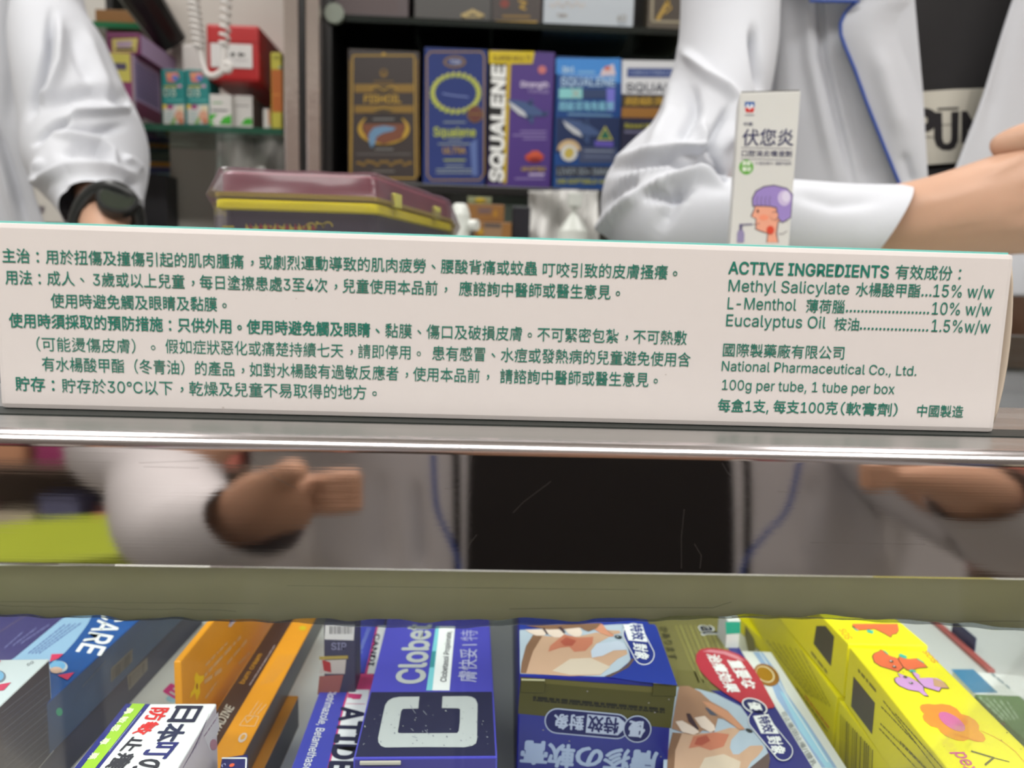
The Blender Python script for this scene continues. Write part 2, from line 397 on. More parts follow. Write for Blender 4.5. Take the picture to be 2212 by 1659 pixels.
for pts, w in (([(x, 1318+6*math.sin(x/300)-(14 if x > 1560 else 0)*(1 if x > 1500 else 0)) for x in range(1100, 1560, 20)]+[(1565, 1304), (1580, 1300)], 1.5),
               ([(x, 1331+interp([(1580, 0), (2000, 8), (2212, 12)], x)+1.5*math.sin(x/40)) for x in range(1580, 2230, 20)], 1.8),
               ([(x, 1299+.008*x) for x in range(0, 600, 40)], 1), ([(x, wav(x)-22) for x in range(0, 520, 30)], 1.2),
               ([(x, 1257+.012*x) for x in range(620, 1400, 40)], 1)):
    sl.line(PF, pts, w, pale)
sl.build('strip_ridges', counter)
CZ = -.152
shelfm = mat('case_shelf_white', (205, 207, 205), .35)
MB().bx(X0, X1, FY+.012, .55, CZ-.006, CZ, shelfm, .0005).build('case_shelf', counter, label='white shelf inside the case')
MB().bx(X0, X1, .548, .556, -.4, -.012, mat('case_back', (120, 120, 118), .5), 0).build('case_back_panel', counter)
MB().bx(X0, X1, FY, .58, -.95, -.42, mat('case_base', (60, 58, 56), .5), .001).build('case_base', counter)

# ================================================================== the ointment carton in front
TEAL = K(30, 124, 106); TEALB = K(20, 104, 90)
bt = -.00971; bx_, by_ = .10465, .14552
U = Vector((math.cos(bt), math.sin(bt), 0)); Nn = Vector((-math.sin(bt), math.cos(bt), 0)); Wd, Hb, Dp = .2, .03625, .030
O = Vector((bx_, by_, 0))-U*Wd
ct = thing('ointment_carton', 'long white ointment carton with teal Chinese text, lying on the steel edge', 'carton', tuple(O+U*.1+Nn*.015))
b = MB(); FT = mat('carton_top_teal', (150, 205, 198), .3)
b.box(O+Vector((0, 0, .0002)), U*Wd, Nn*Dp, (0, 0, Hb), CARD, .0011, {5: FT})
mf = Face(O, U, (0, 0, 1), 5e-5)
L = [('主治：', (6.5, 567), (85, 569), 31, .014), ('用於扭傷及撞傷引起的肌肉腫痛，或劇烈運動導致的肌肉疲勞、腰酸背痛或蚊蟲', (100, 570), (1160, 595), 31, .008),
     ('叮咬引致的皮膚搔癢。', (1172, 597.5), (1462, 604), 31, .008),
     ('用法：', (13, 614), (89, 616), 31, .012), ('成人、', (103, 616), (183, 618.5), 31, .006), ('3歲或以上兒童，每日塗擦患處3至4次，兒童使用本品前，', (202, 618.5), (966, 638), 31, .006), ('應諮詢中醫師或醫生意見。', (991.5, 638.5), (1338.6, 647), 31, .008),
     ('使用時避免觸及眼睛及黏膜。', (111, 664.5), (490, 673), 31, .008),
     ('使用時須採取的預防措施：只供外用。使用時避免觸及眼睛、', (21, 707), (820, 728.5), 31, .018), ('黏膜、傷口及破損皮膚。不可緊密包紮，不可熱敷', (832, 729), (1482.6, 745), 31, .004),
     ('（可能燙傷皮膚）。', (80, 758), (336.5, 764), 31, 0), ('假如症狀惡化或痛楚持續七天，請即停用。', (358, 763), (909, 777), 31, .002), ('患有感冒、水痘或發熱病的兒童避免使用含', (933.6, 777.6), (1490.6, 792), 31, .004),
     ('有水楊酸甲酯（冬青油）的產品，如對水楊酸有過敏反應者，使用本品前，', (92, 801), (1056.6, 827), 31, .003), ('請諮詢中醫師或醫生意見。', (1080, 827.5), (1420, 836), 31, .006),
     ('貯存：', (35, 844), (118.6, 846), 31, .016), ('貯存於30℃以下，乾燥及兒童不易取得的地方。', (135, 848), (814, 863), 31, .003),
     ('ACTIVE INGREDIENTS', (1573.5, 591), (1917.8, 600), 25.5, .028), ('有效成份：', (1933, 602.5), (2074, 606), 31, .008),
     ('Methyl Salicylate', (1573, 628.9), (1833, 635.5), 25, .004), ('水楊酸甲酯', (1847.6, 639.6), (1986, 643), 30, .008), ('...', (1990, 639.5), (2011, 640), 26, .01), ('15% w/w', (2015, 640.5), (2145, 644), 26, .006),
     ('L-Menthol', (1571, 667), (1719, 670.8), 25, .004), ('薄荷腦', (1740, 675), (1823, 677), 29, .008), ('......................', (1827, 673.5), (2006, 678), 26, .012), ('10% w/w', (2012, 678.8), (2140, 682), 26, .006),
     ('Eucalyptus Oil', (1568, 703.8), (1782.6, 709.2), 25, .004), ('桉油', (1801, 713.4), (1854, 714.8), 28, .006), ('..................', (1857, 711.5), (2004, 715.5), 26, .012), ('1.5%w/w', (2011, 716), (2137, 719.5), 26, .006),
     ('國際製藥廠有限公司', (1561, 769.5), (1822, 776.5), 29, .005), ('National Pharmaceutical Co., Ltd.', (1558.5, 800.5), (1978.6, 811.4), 21, .004),
     ('100g per tube, 1 tube per box', (1559, 841.4), (1931, 851), 21.5, .004), ('每盒1支, 每支100克', (1550, 889), (1808, 895), 28, .012), ('（軟膏劑）', (1815, 896), (1937, 899), 28, .01), ('中國製造', (1980, 899.5), (2079, 902), 26, .008)]
for t, A, B, h, bo in L: b.text(mf, t, A, B, h, TEAL, max(0, bo-.002))
b.text(mf, '‾', (6, 500), (7, 500), 1, TEAL) if False else None
for x, y, r in ((575, 638, 1.1), (640, 645, 2), (970, 779, 3), (1438, 809, 2), (482, 880, 2.4)): b.oval(mf, (x, y), r, r*.6, K(205, 196, 190), 1)
b.build('carton', ct)
MB().box(O+U*.001+Nn*.0006+Vector((0, 0, Hb)), U*(Wd-.002), Nn*(Dp-.002), (0, 0, .00042), mat('flap_teal', (120, 206, 196), .3), .0001).build('top_flap', ct, label='teal top flap edge')
# the end flap that bulges out of the right side
fl = MB(); P = []
for i in range(9):
    t = i/8; z = .0006+(Hb-.0014)*t; bul = .0018*math.sin(math.pi*min(1, t*1.02))**.7
    P.append((O+U*(Wd+.0002+bul)+Nn*.0012, O+U*(Wd+.0002+bul*.6)+Nn*(Dp-.001), z))
V = []; Fs = []
for a, c_, z in P: V += [(a.x, a.y, z), (c_.x, c_.y, z)]
Fs = [(2*i, 2*i+1, 2*i+3, 2*i+2) for i in range(8)]
fo = fl.add(V, Fs, mat('flap_card', (205, 190, 172), .5)).build('end_flap', ct, smooth=True, label='cream side flap')
md = fo.modifiers.new('t', 'SOLIDIFY'); md.thickness = .0004

# ================================================================== throat spray carton
def carton(name, label, cat, x0, x1, y0, y1, z0, z1, m, fm=None, bev=.0005, group=None):
    """upright carton; returns thing, builder, front face"""
    t = thing(name, label, cat, ((x0+x1)/2, (y0+y1)/2, z0), group); b = MB(); b.bx(x0, x1, y0, y1, z0, z1, m, bev, fm)
    return t, b, Face((x0, y0, z0), (1, 0, 0), (0, 0, 1), 6e-5 if y0 < .5 else 2.5e-4)
Y = .385; zt = at(1665, 203, Y).z; xr = at(1717, 360, Y).x; xl = xr-.0325
RZ = math.radians(-15)
A_ = at(1581, 400, .385); SU = Vector((math.cos(RZ), math.sin(RZ), 0)); SN = Vector((-SU.y, SU.x, 0)); SO = Vector((A_.x+.001, A_.y, .0002)); zt -= .0002
t = thing('throat_spray_carton', 'slim white throat spray carton standing upright, picture of a purple-haired person in profile', 'carton', tuple(SO+SU*.016+SN*.015))
SW = Face(SO, SU, (0, 0, 1)).uv((1717, 360))[0]
b = MB(); b.box(SO, SU*SW, SN*.027, Vector((0, 0, zt)), mat('spray_card', (206, 204, 200), .4), .0005); f = Face(SO, SU, (0, 0, 1), 8e-5)
NV = K(52, 54, 92)
b.text(f, '伏您炎', (1603, 315), (1713, 315), 36, NV, .012); b.text(f, '中美', (1606, 272), (1626, 272), 8, NV, .01)
b.line(f, [(1601, 319), (1711, 321)], 1.2, NV); b.line(f, [(1600, 343), (1708, 346)], 1.2, NV)
b.text(f, '口腔消炎噴液劑', (1602, 338), (1710, 340), 14, NV, .008)
b.text(f, '（3 毫克/毫升）鹽酸苄達明', (1631, 356), (1708, 357), 7, NV)
b.oval(f, (1612, 361), 15.5, 16, K(92, 168, 52)); b.text(f, '清新', (1602, 358), (1622, 358), 10, K(235, 240, 225), .02, 3); b.text(f, '薄荷', (1602, 371), (1622, 371), 10, K(235, 240, 225), .02, 3)
b.poly(f, [(1609, 220), (1630, 220), (1630, 244), (1609, 244)], K(235, 238, 240), 1)
for q, cc in (([(1609, 220), (1630, 220), (1630, 231), (1609, 231)], (48, 92, 158)), ([(1609, 233), (1630, 233), (1628, 243), (1611, 243)], (196, 52, 46))): b.poly(f, q, K(*cc), 2)
b.oval(f, (1615, 228), 2.6, 3, K(235, 238, 240), 3); b.oval(f, (1624, 228), 2.6, 3, K(235, 238, 240), 3); b.poly(f, [(1616, 231), (1623, 231), (1619.5, 238)], K(235, 238, 240), 3)
b.line(f, [(1609, 249), (1629, 249)], 1.6, NV)
OUT = K(92, 84, 96); SK = K(226, 158, 132); PU = K(150, 128, 190); PL = K(196, 180, 214)
b.poly(f, [(1655, 524), (1657, 505), (1640, 500), (1630, 495), (1632, 488), (1629, 486), (1631, 482), (1632, 474), (1621, 467), (1628, 452), (1630, 440), (1640, 425), (1700, 430), (1700, 478), (1682, 480), (1679, 505), (1682, 524)], OUT, 1)
b.poly(f, [(1657, 524), (1659, 504), (1642, 498), (1633, 494), (1634, 488), (1632, 486), (1633, 481), (1634, 473), (1624, 467), (1630, 453), (1632, 440), (1642, 427), (1697, 430), (1697, 476), (1680, 478), (1676, 505), (1680, 524)], SK, 2)
b.poly(f, [(1625, 446), (1624, 428), (1632, 412), (1650, 402), (1672, 399), (1700, 406), (1713, 420), (1709, 470), (1690, 482), (1680, 472), (1676, 450), (1665, 447), (1650, 446)], OUT, 3)
b.poly(f, [(1627, 444), (1626.5, 429), (1634, 414), (1651, 404.5), (1672, 401.5), (1699, 408), (1711, 421), (1707, 469), (1690, 480), (1681.5, 471), (1678, 448), (1665, 445), (1650, 444)], PU, 4)
b.oval(f, (1694, 428), 14, 17, PL, 5); b.oval(f, (1698, 425), 9, 12, K(214, 204, 226), 6)
for x in (1636, 1645, 1654, 1663): b.line(f, [(x, 444), (x-2, 435), (x+1, 424)], 1, OUT, 6)
b.oval(f, (1673, 466), 8, 9, SK, 6); b.line(f, [(1668, 460), (1675, 457), (1681, 462), (1680, 471), (1674, 475)], 1.2, OUT, 7)
b.oval(f, (1664, 497), 8, 9, K(206, 70, 48), 6); b.oval(f, (1650, 470), 10, 6, K(232, 142, 112), 3); b.oval(f, (1637, 456), 2, 3.5, K(60, 40, 44), 6)
b.line(f, [(1633, 484), (1641, 482)], 1.1, OUT, 6)
b.poly(f, [(1592, 524), (1592, 505), (1595, 497), (1605, 497), (1608, 505), (1607, 524)], K(142, 132, 168), 3); b.poly(f, [(1597, 498), (1597, 484), (1626, 483), (1626, 486), (1604, 487), (1603, 498)], K(96, 90, 122), 3)
b.line(f, [(1682, 505), (1690, 506), (1700, 499)], 1.2, OUT, 3)
b.build('carton', t)
MB().box(SO+SU*.0006+SN*.0008+Vector((0, 0, zt-.0002)), SU*(SW-.0012), SN*.0006, (0, 0, .0010), mat('flap_grey', (110, 108, 104), .6), 0).build('top_flap', t)

# ================================================================== gift tin in shrink wrap
TY = .335
MAR = mat('maroon_lid', (128, 52, 66), .32, spec=.5, noise=.05, nscale=40); GOLD = mat('gold_rim', (255, 244, 16), .14, 0, coat=.6); GOLDM = mat('gold_matt', (196, 178, 80), .3, .6)
NAVY = mat('navy_tin', (46, 46, 60), .35)
x0 = at(478, 430, TY).x; x1 = at(808, 430, TY).x; z1 = at(640, 374, TY).z; z2 = at(640, 418, TY).z; z3 = at(640, 430, TY).z; z4 = at(640, 458, TY).z
xe = at(968, 430, TY+.1).x; yb = TY+.115
def outline(g=0, r=.004):
    P = [(x0-g, TY-g), (x1+g*.5, TY-g), (xe+g, yb-.02), (xe+g, yb+.03), (x1, yb+.1), (x0, yb+.1), (x0-.03-g, yb+.05), (x0-g-.002, TY+.02)]
    out = []; n = len(P)
    for i in range(n):
        a, p, c = Vector(P[i-1]), Vector(P[i]), Vector(P[(i+1) % n]); d1 = (a-p).normalized()*min(r, (a-p).length/2.5); d2 = (c-p).normalized()*min(r, (c-p).length/2.5)
        for k in range(5): s_ = k/4; out.append(tuple((p+d1)*(1-s_)**2+p*2*s_*(1-s_)+(p+d2)*s_*s_))
    return out
def prism(b, levels, m, cap=True):
    n = len(levels[0][0]); V = []; Fs = []
    for i, (o, z) in enumerate(levels):
        V += [(x, y, z) for x, y in o]
        if i: Fs += [((i-1)*n+j, (i-1)*n+(j+1) % n, i*n+(j+1) % n, i*n+j) for j in range(n)]
    if cap: Fs += [tuple(range(n)), tuple(range((len(levels)-1)*n, len(levels)*n))]
    return b.add(V, Fs, m)
tn = thing('gift_tin', 'shrink-wrapped gift tin with a maroon lid and shiny gold rim', 'tin', ((x0+x1)/2, TY+.05, 0))
b = MB(); prism(b, [(outline(-.001), .0003), (outline(-.001), z4)], NAVY)
ff = Face((x0, TY+.001, 0), (1, 0, 0), (0, 0, 1), 1.2e-4); sd = Vector((xe-x1, yb-.02-TY, 0)).normalized()
YL = K(208, 196, 62); RD = K(168, 56, 44)
for i in range(16):
    x = 535+i*9.5; b.oval(ff, (x, 492+random.uniform(-2, 2)), 6, 3.5, YL if i % 3 else RD, 1); b.poly(ff, [(x-4, 498), (x+random.uniform(-5, 5), 482), (x+5, 498)], RD if i % 2 else YL, 2)
for i in range(4): b.oval(ff, (484+i*6, 490), 4, 2.5, YL, 1)
for x, y, r in ((672, 492, 11), (690, 491, 9), (708, 489, 10)):
    b.line(ff, [(x+r*math.cos(math.radians(a)), y+r*.9*math.sin(math.radians(a))) for a in range(170, 380, 15)], 3.2, YL, 2)
b.oval(ff, (685, 481), 3, 2.4, YL, 2); b.oval(ff, (699, 485), 3, 3, YL, 2)
b.build('tin_body', tn, smooth=False)
b = MB(); prism(b, [(outline(.0005), z4), (outline(.0022), z4+.0008), (outline(.0022), z3-.0016), (outline(.0015), z3-.0008), (outline(.0002), z3-.0004)], GOLD)
b.build('gold_rim', tn, smooth=False, label='shiny gold rim')
b = MB(); prism(b, [(outline(-.001), z3-.0004), (outline(.0026), z3), (outline(.0026), z2-.0006), (outline(0), z2)], GOLDM); b.build('lid_lip', tn)
b = MB(); prism(b, [(outline(0), z2), (outline(0), z1-.0012), (outline(-.0012), z1)], MAR); lid_ = b.build('lid', tn, label='maroon lid')
for px in (850, 935):
    q = at(px, interp([(850, 440), (935, 462)], px), TY+interp([(850, .03), (935, .085)], px)); c_ = Vector((x1, TY, 0)); s_ = (q.x-x1)/sd.x; h = c_+sd*s_
    nrm = Vector((sd.y, -sd.x, 0))
    MB().box(h+nrm*.002-sd*.004+Vector((0, 0, z3-.001)), sd*.008, nrm*.0025, (0, 0, .0065), mat('hinge_yellow', (190, 184, 96), .4, .3), .0006).build('hinge', lid_)
wr = MB(); prism(wr, [(outline(.0045), .0004), (outline(.003), z4), (outline(.0055), z3+.0005), (outline(.001), z1+.0012), (outline(-.02), z1+.0016)], glassy('shrink_wrap', (232, 228, 232), .2, .55, .06, (220, 205, 215)), False)
wo = wr.build('shrink_wrap', tn, smooth=True)
sub = wo.modifiers.new('s', 'SUBSURF'); sub.subdivision_type = 'SIMPLE'; sub.levels = 3; sub.render_levels = 3
tx = bpy.data.textures.new('wrinkle', 'CLOUDS'); tx.noise_scale = .012
dm = wo.modifiers.new('d', 'DISPLACE'); dm.texture = tx; dm.strength = .0016; dm.mid_level = .5; dm.texture_coords = 'OBJECT'
gm = mat('wrap_glint', (235, 225, 225), .15, spec=.8)
# ================================================================== boxes lying in the case
class CB:
    def __init__(s, name, label, zt, h, m, E0=None, E1=None, C=None, R=False, w=None, near=0, L=.15, fm=None, group=None, bev=.0005, cat='box'):
        a, b_ = onz(*E0, zt), onz(*E1, zt); D = (b_-a).normalized(); P = Vector((D.y, -D.x, 0))
        if w is None: w = abs((onz(*C, zt)-a).dot(P))
        if L is None: L = (b_-a).length+near
        O = a-D*near-(P*w if R else Vector())
        s.t = thing(name, label, cat, tuple(O+D*L/2+P*w/2-Vector((0, 0, h))), group); s.b = MB(); s.O = O; s.P = P; s.D = D; s.w = w; s.L = L; s.h = h
        Z = Vector((0, 0, 1)); s.b.box(O-Z*h, P*w, D*L, Z*h, m, bev, fm)
        s.top = Face(O, P, D, 6e-5); s.right = Face(O+P*w-Z*h, D, Z, 6e-5); s.left = Face(O-Z*h, D, Z, 6e-5); s.front = Face(O-Z*h, P, Z, 6e-5)
    def done(s, name='carton'): return s.b.build(name, s.t)
    def fuv(s, face, pts, m, k=1): return s.b.upoly(face, pts, m, k)
def z3(x, y): return (740+x/4.895, 1320+y/4.895)
def z2_(x, y): return (350+x/4.706, 1320+y/4.706)
def z1_(x, y): return (x/3.95, 1320+y/3.95)
def z4_(x, y): return (1080+x/4.608, 1320+y/4.608)
def z5_(x, y): return (1420+x/4.893, 1320+y/4.893)
def z6_(x, y): return (1740+x/4.686, 1320+y/4.686)
SIL = K(176, 180, 178, .35); WH = K(232, 234, 232); VIO = mat('violet_card', (74, 72, 172), .38); INK = mat('ink_navy_card', (40, 40, 66), .38)
SCR = K(120, 122, 132)
# violet and navy cream box with the big C
c = CB('cream_box', 'violet and navy cream box with a large silver square C on top', -.112, .0398, VIO, (763, 1638), (832, 1358), (1075, 1643), fm={0: VIO, 2: mat('violet_end', (58, 52, 124), .4)})
b, f = c.b, c.top
yb_ = f.uv((900, 1495))[1]; c.fuv(f, [(.0006, .0006), (c.w-.0006, .0006), (c.w-.0006, yb_), (.0006, yb_)], INK, 1)
b.text(f, 'Clobet', z3(855, 765), z3(934, 150), z3(565, 765), SIL, .035, 3)
b.poly(f, [z3(885, 842), z3(980, 205), z3(986, 165), z3(1190, 165), z3(1185, 205), z3(1130, 842)], WH, 2)
TG = K(120, 196, 204); b.poly(f, [z3(885, 842), z3(980, 205), z3(986, 165), z3(1020, 165), z3(1018, 205), z3(948, 842)], TG, 3)
b.poly(f, [z3(920, 600), z3(945, 430), z3(988, 430), z3(968, 600)], K(60, 140, 146), 4)
b.text(f, 'Clobetasol Propionate,', z3(1095, 756), z3(1152, 220), z3(1032, 752), K(38, 38, 52), .012, 4)
b.text(f, '膚快妥', z3(1418, 756), z3(1425, 405), z3(1218, 752), K(176, 178, 206), .005, 3); b.text(f, '特', z3(1426, 320), z3(1428, 205), z3(1245, 318), K(160, 160, 204), 0, 3)
b.line(f, [z3(1265, 365), z3(1420, 360)], 2.2, K(176, 178, 206), 3)
outer = [z3(*p) for p in ((812, 910), (600, 912), (530, 925), (480, 955), (450, 1000), (410, 1180), (375, 1350), (380, 1395), (405, 1430), (450, 1447), (900, 1443), (1290, 1445), (1370, 1430), (1410, 1405), (1422, 1360), (1424, 1180), (1427, 985), (1405, 935), (1365, 912), (1320, 905), (1058, 907), (1050, 1030), (1225, 1033), (1243, 1045), (1240, 1180), (1228, 1275), (1210, 1295), (900, 1297), (600, 1297), (584, 1285), (600, 1180), (620, 1060), (640, 1038), (800, 1035))]
b.poly(f, outer, SIL, 3)
for i in range(60):
    x, y = random.uniform(200, 1550), random.uniform(1000, 1430)
    r = random.uniform(3, 12); b.oval(f, z3(x, y), r/4.9, r/8, SCR if random.random() < .6 else K(150, 152, 150), 4, ang=random.uniform(0, 90), n=6)
for p, q in (((715, 1000), (770, 1090)), ((850, 1060), (890, 1105)), ((725, 1250), (750, 1275)), ((870, 1265), (915, 1310)), ((735, 1330), (790, 1350))): b.line(f, [z3(*p), z3(*q)], 1.3, K(130, 132, 142), 4)
c.done()
q = MB(); q.bx(0, 0, 0, 0, 0, 0, CARD, 0) if False else None
e = MB(); Z = Vector((0, 0, 1))
e.box(c.O+c.P*.002-Z*.0016-c.D*.0010, c.P*.012, c.D*.0008, Z*.0010, mat('card_edge', (178, 172, 156), .6), .0002); e.build('tuck_flap', c.t)

# navy and olive skin ointment box with the hand photograph
NB = mat('ointment_navy', (26, 32, 112), .28); OL = K(66, 62, 24, .35); GLD = K(128, 122, 62, .4)
c = CB('skin_ointment_box', 'blue skin ointment box with a hand photo on top and upside-down text on its end', -.100, .0518, mat('ointment_blue', (40, 58, 146), .3), (1122, 1461), (1119, 1352), (1458, 1480), fm={2: NB, 0: mat('ointment_side', (34, 34, 120), .3)})
b, f = c.b, c.top
SKN = K(196, 160, 132); SKD = K(132, 98, 74); REDN = K(190, 118, 92); SHT = K(176, 190, 202); PALE = K(226, 206, 190)
def handart(b, f, g):
    """two hands, one scratching a red patch on the back of the other; g maps photo-zoom coordinates"""
    G = lambda L: [g(*p) for p in L]
    b.poly(f, G([(195, 190), (1225, 130), (1300, 480), (1250, 560), (1050, 655), (200, 625)]), SHT, 1)
    b.poly(f, G([(205, 622), (215, 520), (260, 350), (330, 240), (560, 260), (760, 260), (960, 215), (1110, 250), (960, 330), (905, 400), (940, 460), (1020, 450), (1130, 395), (1260, 390), (1270, 430), (1170, 480), (1080, 560), (1000, 640), (700, 650)]), SKN, 2)
    b.poly(f, G([(205, 622), (215, 520), (260, 350), (330, 240), (420, 255), (330, 400), (290, 520), (260, 622)]), SKD, 3)
    b.poly(f, G([(520, 600), (700, 480), (900, 470), (1100, 560), (1000, 635), (700, 640)]), K(206, 190, 170), 3)
    b.poly(f, G([(560, 300), (640, 235), (780, 270), (930, 260), (920, 330), (850, 400), (740, 410), (690, 360), (600, 370), (480, 410), (500, 350)]), REDN, 3)
    b.poly(f, G([(600, 310), (660, 265), (760, 300), (720, 350), (640, 350)]), K(168, 84, 66), 4)
    b.poly(f, G([(915, 470), (905, 400), (960, 330), (1180, 300), (1240, 330), (1260, 388), (1130, 395), (1020, 450), (950, 462)]), K(190, 200, 214), 3)
    for P in (((250, 190), (450, 185), (470, 220), (440, 250), (360, 250), (300, 225)), ((420, 180), (580, 180), (650, 230), (600, 268), (540, 268), (480, 235)), ((630, 170), (790, 160), (820, 220), (800, 258), (740, 262), (680, 230)),
              ((900, 135), (1020, 135), (1060, 190), (1140, 250), (1110, 262), (1000, 225), (920, 175))): b.poly(f, G(P), PALE if P[0][0] < 800 else K(206, 142, 112), 4)
    b.poly(f, G([(250, 150), (1010, 125), (960, 180), (880, 210), (830, 190), (800, 170), (650, 185), (480, 190)]), SKD, 5) 
    for P in (((420, 180), (440, 175), (480, 235), (470, 245)), ((575, 170), (610, 165), (650, 215), (640, 235))): b.poly(f, G(P), K(70, 52, 60), 6)
    b.poly(f, G([(1060, 195), (1190, 200), (1200, 225), (1120, 240)]), SKN, 4); b.oval(f, g(1178, 265), 8, 4, K(40, 44, 50), 5, ang=12); b.oval(f, g(1170, 262), 3, 1.6, K(150, 160, 160), 6)
def pillart(b, f, g, A, B2, r, t1, t2, box4, cA, cB, cT, dA, dB, dT, k=6, back=(36, 56, 140)):
    b.pill(f, g(*A), g(*B2), r, WH, k); b.pill(f, g(*A), g(*B2), r-1.8, K(*back), k+1)
    b.poly(f, [g(*p) for p in box4], WH, k+2)
    b.text(f, t1, g(*cA), g(*cB), g(*cT), K(*back), .028, k+3); b.text(f, t2, g(*dA), g(*dB), g(*dT), WH, .028, k+2)
# the photo keeps clear of the blue field on the right
handart(b, f, z4_)
b.poly(f, [z4_(*p) for p in ((1225, 130), (1540, 140), (1560, 170), (1765, 748), (1400, 712), (1040, 660), (1180, 600), (1290, 510), (1310, 480))], mat('ointment_blue', ()), 5)
b.poly(f, [z4_(*p) for p in ((1040, 660), (1180, 600), (1260, 545), (1315, 480), (1340, 490), (1280, 570), (1100, 664))], K(96, 78, 74), 6)
pillart(b, f, z4_, (1325, 235), (1435, 445), 22.5, '特效', '對象', ((1225, 145), (1415, 145), (1468, 322), (1278, 305)), (1290, 150), (1320, 300), (1410, 152), (1320, 330), (1350, 485), (1455, 350), 7, (34, 50, 128))
g_ = c.front
b.poly(g_, [z4_(205, 655), z4_(1755, 765), z4_(1700, 1165), z4_(178, 1020)], OL, 1)
b.poly(g_, [z4_(212, 660), z4_(1750, 768), z4_(1750, 830), z4_(210, 700)], K(86, 80, 38), 2)
b.scrib(g_, z4_(330, 845), z4_(1640, 965), 8, K(26, 24, 16), 1, k=2); b.scrib(g_, z4_(330, 875), z4_(1640, 998), 5, K(26, 24, 16), 1, k=2)
b.pill(g_, z4_(570, 1090), z4_(1160, 1145), 27.5, K(160, 168, 186), 3); b.pill(g_, z4_(570, 1090), z4_(1160, 1145), 25, K(22, 24, 76), 4)
b.poly(g_, [z4_(*p) for p in ((870, 1022), (1180, 1050), (1240, 1100), (1225, 1180), (1170, 1232), (852, 1205))], K(160, 168, 186), 5)
b.text(g_, '特效', z4_(1185, 1062), z4_(885, 1035), z4_(1170, 1215), K(22, 24, 76), .03, 6); b.text(g_, '對象', z4_(835, 1035), z4_(545, 1018), z4_(825, 1180), K(160, 168, 186), .03, 5)
b.oval(g_, z4_(1365, 1168), 30.5, 29.5, K(160, 168, 186), 6); b.oval(g_, z4_(1365, 1168), 28, 27, K(22, 24, 76), 7); b.text(g_, '優', z4_(1445, 1095), z4_(1290, 1085), z4_(1430, 1250), K(160, 168, 186), .035, 8)
for ch, x1, y1, x0, y0 in (('膚', 1570, 1400, 1310, 1378), ('疹', 1295, 1378, 1045, 1360), ('の', 1025, 1350, 770, 1335), ('軟', 745, 1335, 490, 1315), ('膏', 480, 1300, 225, 1285)):
    b.text(g_, ch, z4_(x1, y1), z4_(x0, y0), z4_(x1-22, y1+225), K(150, 164, 188), .035, 3)
for x, y in ((870, 795), (1680, 875), (1480, 910), (1540, 1005), (430, 1180), (690, 1290), (1600, 1445)): b.oval(g_, z4_(x, y), 1.8, 1.3, K(130, 124, 120), 4)
c.done()
e = MB()
for x in (212, 1520):
    p0 = g_.uv(z4_(x, 660+.07*(x-212))); p1 = g_.uv(z4_(x+232, 676+.07*(x-212)))
    A = g_.pt(p0[0], 0, 8); e.box(A+Z*(c.h-.0052), c.P*(p1[0]-p0[0]), -c.D*.0003, Z*.0046, OL, .0001); e.box(A+Z*(c.h-.0009), c.P*(p1[0]-p0[0]), -c.D*.00045, Z*.0004, K(170, 166, 130), 0)
    e.build('side_tab', c.t); e = MB()

# the same ointment lying lower, to the right
c = CB('skin_ointment_box', 'olive and blue ointment box with a red oval beside the white swoosh box', -.1285, .0232, mat('ointment_olive', (118, 112, 66), .38), (1753, 1659), (1566, 1349), R=True, w=.0475, near=.02, group=None)
b, f = c.b, c.top
def g5(x, y): return z5_(x, y)
b.poly(f, [g5(*p) for p in ((655, 120), (700, 120), (1300, 1100), (1700, 1760), (1150, 1760), (1180, 1640), (1130, 1330), (850, 1000), (560, 840), (840, 850), (830, 560), (720, 330))], K(46, 48, 120), 1)
for i in range(9): b.line(f, [g5(190+i*52, 150), g5(440+i*52, 760)], 3.2, K(150, 146, 82) if i % 2 else K(140, 134, 76), 2)
b.poly(f, [g5(*p) for p in ((200, 620), (420, 640), (560, 840), (200, 790))], K(112, 106, 60), 2)
def gm(x, y): return g5(150+(x-205)*1.0-40, (y-190)*1.0+1090)
b.poly(f, [g5(*p) for p in ((90, 790), (440, 830), (620, 880), (880, 1010), (1000, 1180), (1130, 1400), (1190, 1560), (1150, 1760), (60, 1760))], K(170, 184, 196), 3)
b.poly(f, [g5(*p) for p in ((100, 1760), (110, 1500), (160, 1290), (420, 1300), (600, 1290), (760, 1240), (900, 1240), (780, 1370), (765, 1450), (800, 1520), (860, 1520), (980, 1430), (1110, 1425), (1120, 1460), (1060, 1540), (990, 1600), (900, 1760))], SKN, 4)
b.poly(f, [g5(*p) for p in ((100, 1760), (110, 1500), (160, 1290), (260, 1300), (190, 1480), (170, 1760))], SKD, 5)
b.poly(f, [g5(*p) for p in ((400, 1760), (500, 1560), (700, 1520), (880, 1600), (850, 1760))], K(208, 190, 168), 5)
b.poly(f, [g5(*p) for p in ((380, 1330), (600, 1290), (760, 1310), (700, 1440), (560, 1480), (440, 1440), (330, 1460))], REDN, 5); b.poly(f, [g5(*p) for p in ((420, 1350), (520, 1320), (560, 1380), (470, 1430), (390, 1420))], K(168, 84, 66), 6)
b.poly(f, [g5(*p) for p in ((150, 1250), (200, 960), (230, 800), (330, 800), (450, 860), (560, 960), (740, 1060), (930, 1260), (880, 1270), (700, 1150), (640, 1140), (600, 1290), (480, 1270), (430, 1310), (330, 1310))], K(160, 122, 96), 6)
b.poly(f, [g5(*p) for p in ((470, 960), (560, 980), (740, 1070), (920, 1255), (870, 1265), (700, 1140), (560, 1050))], K(196, 140, 108), 7)
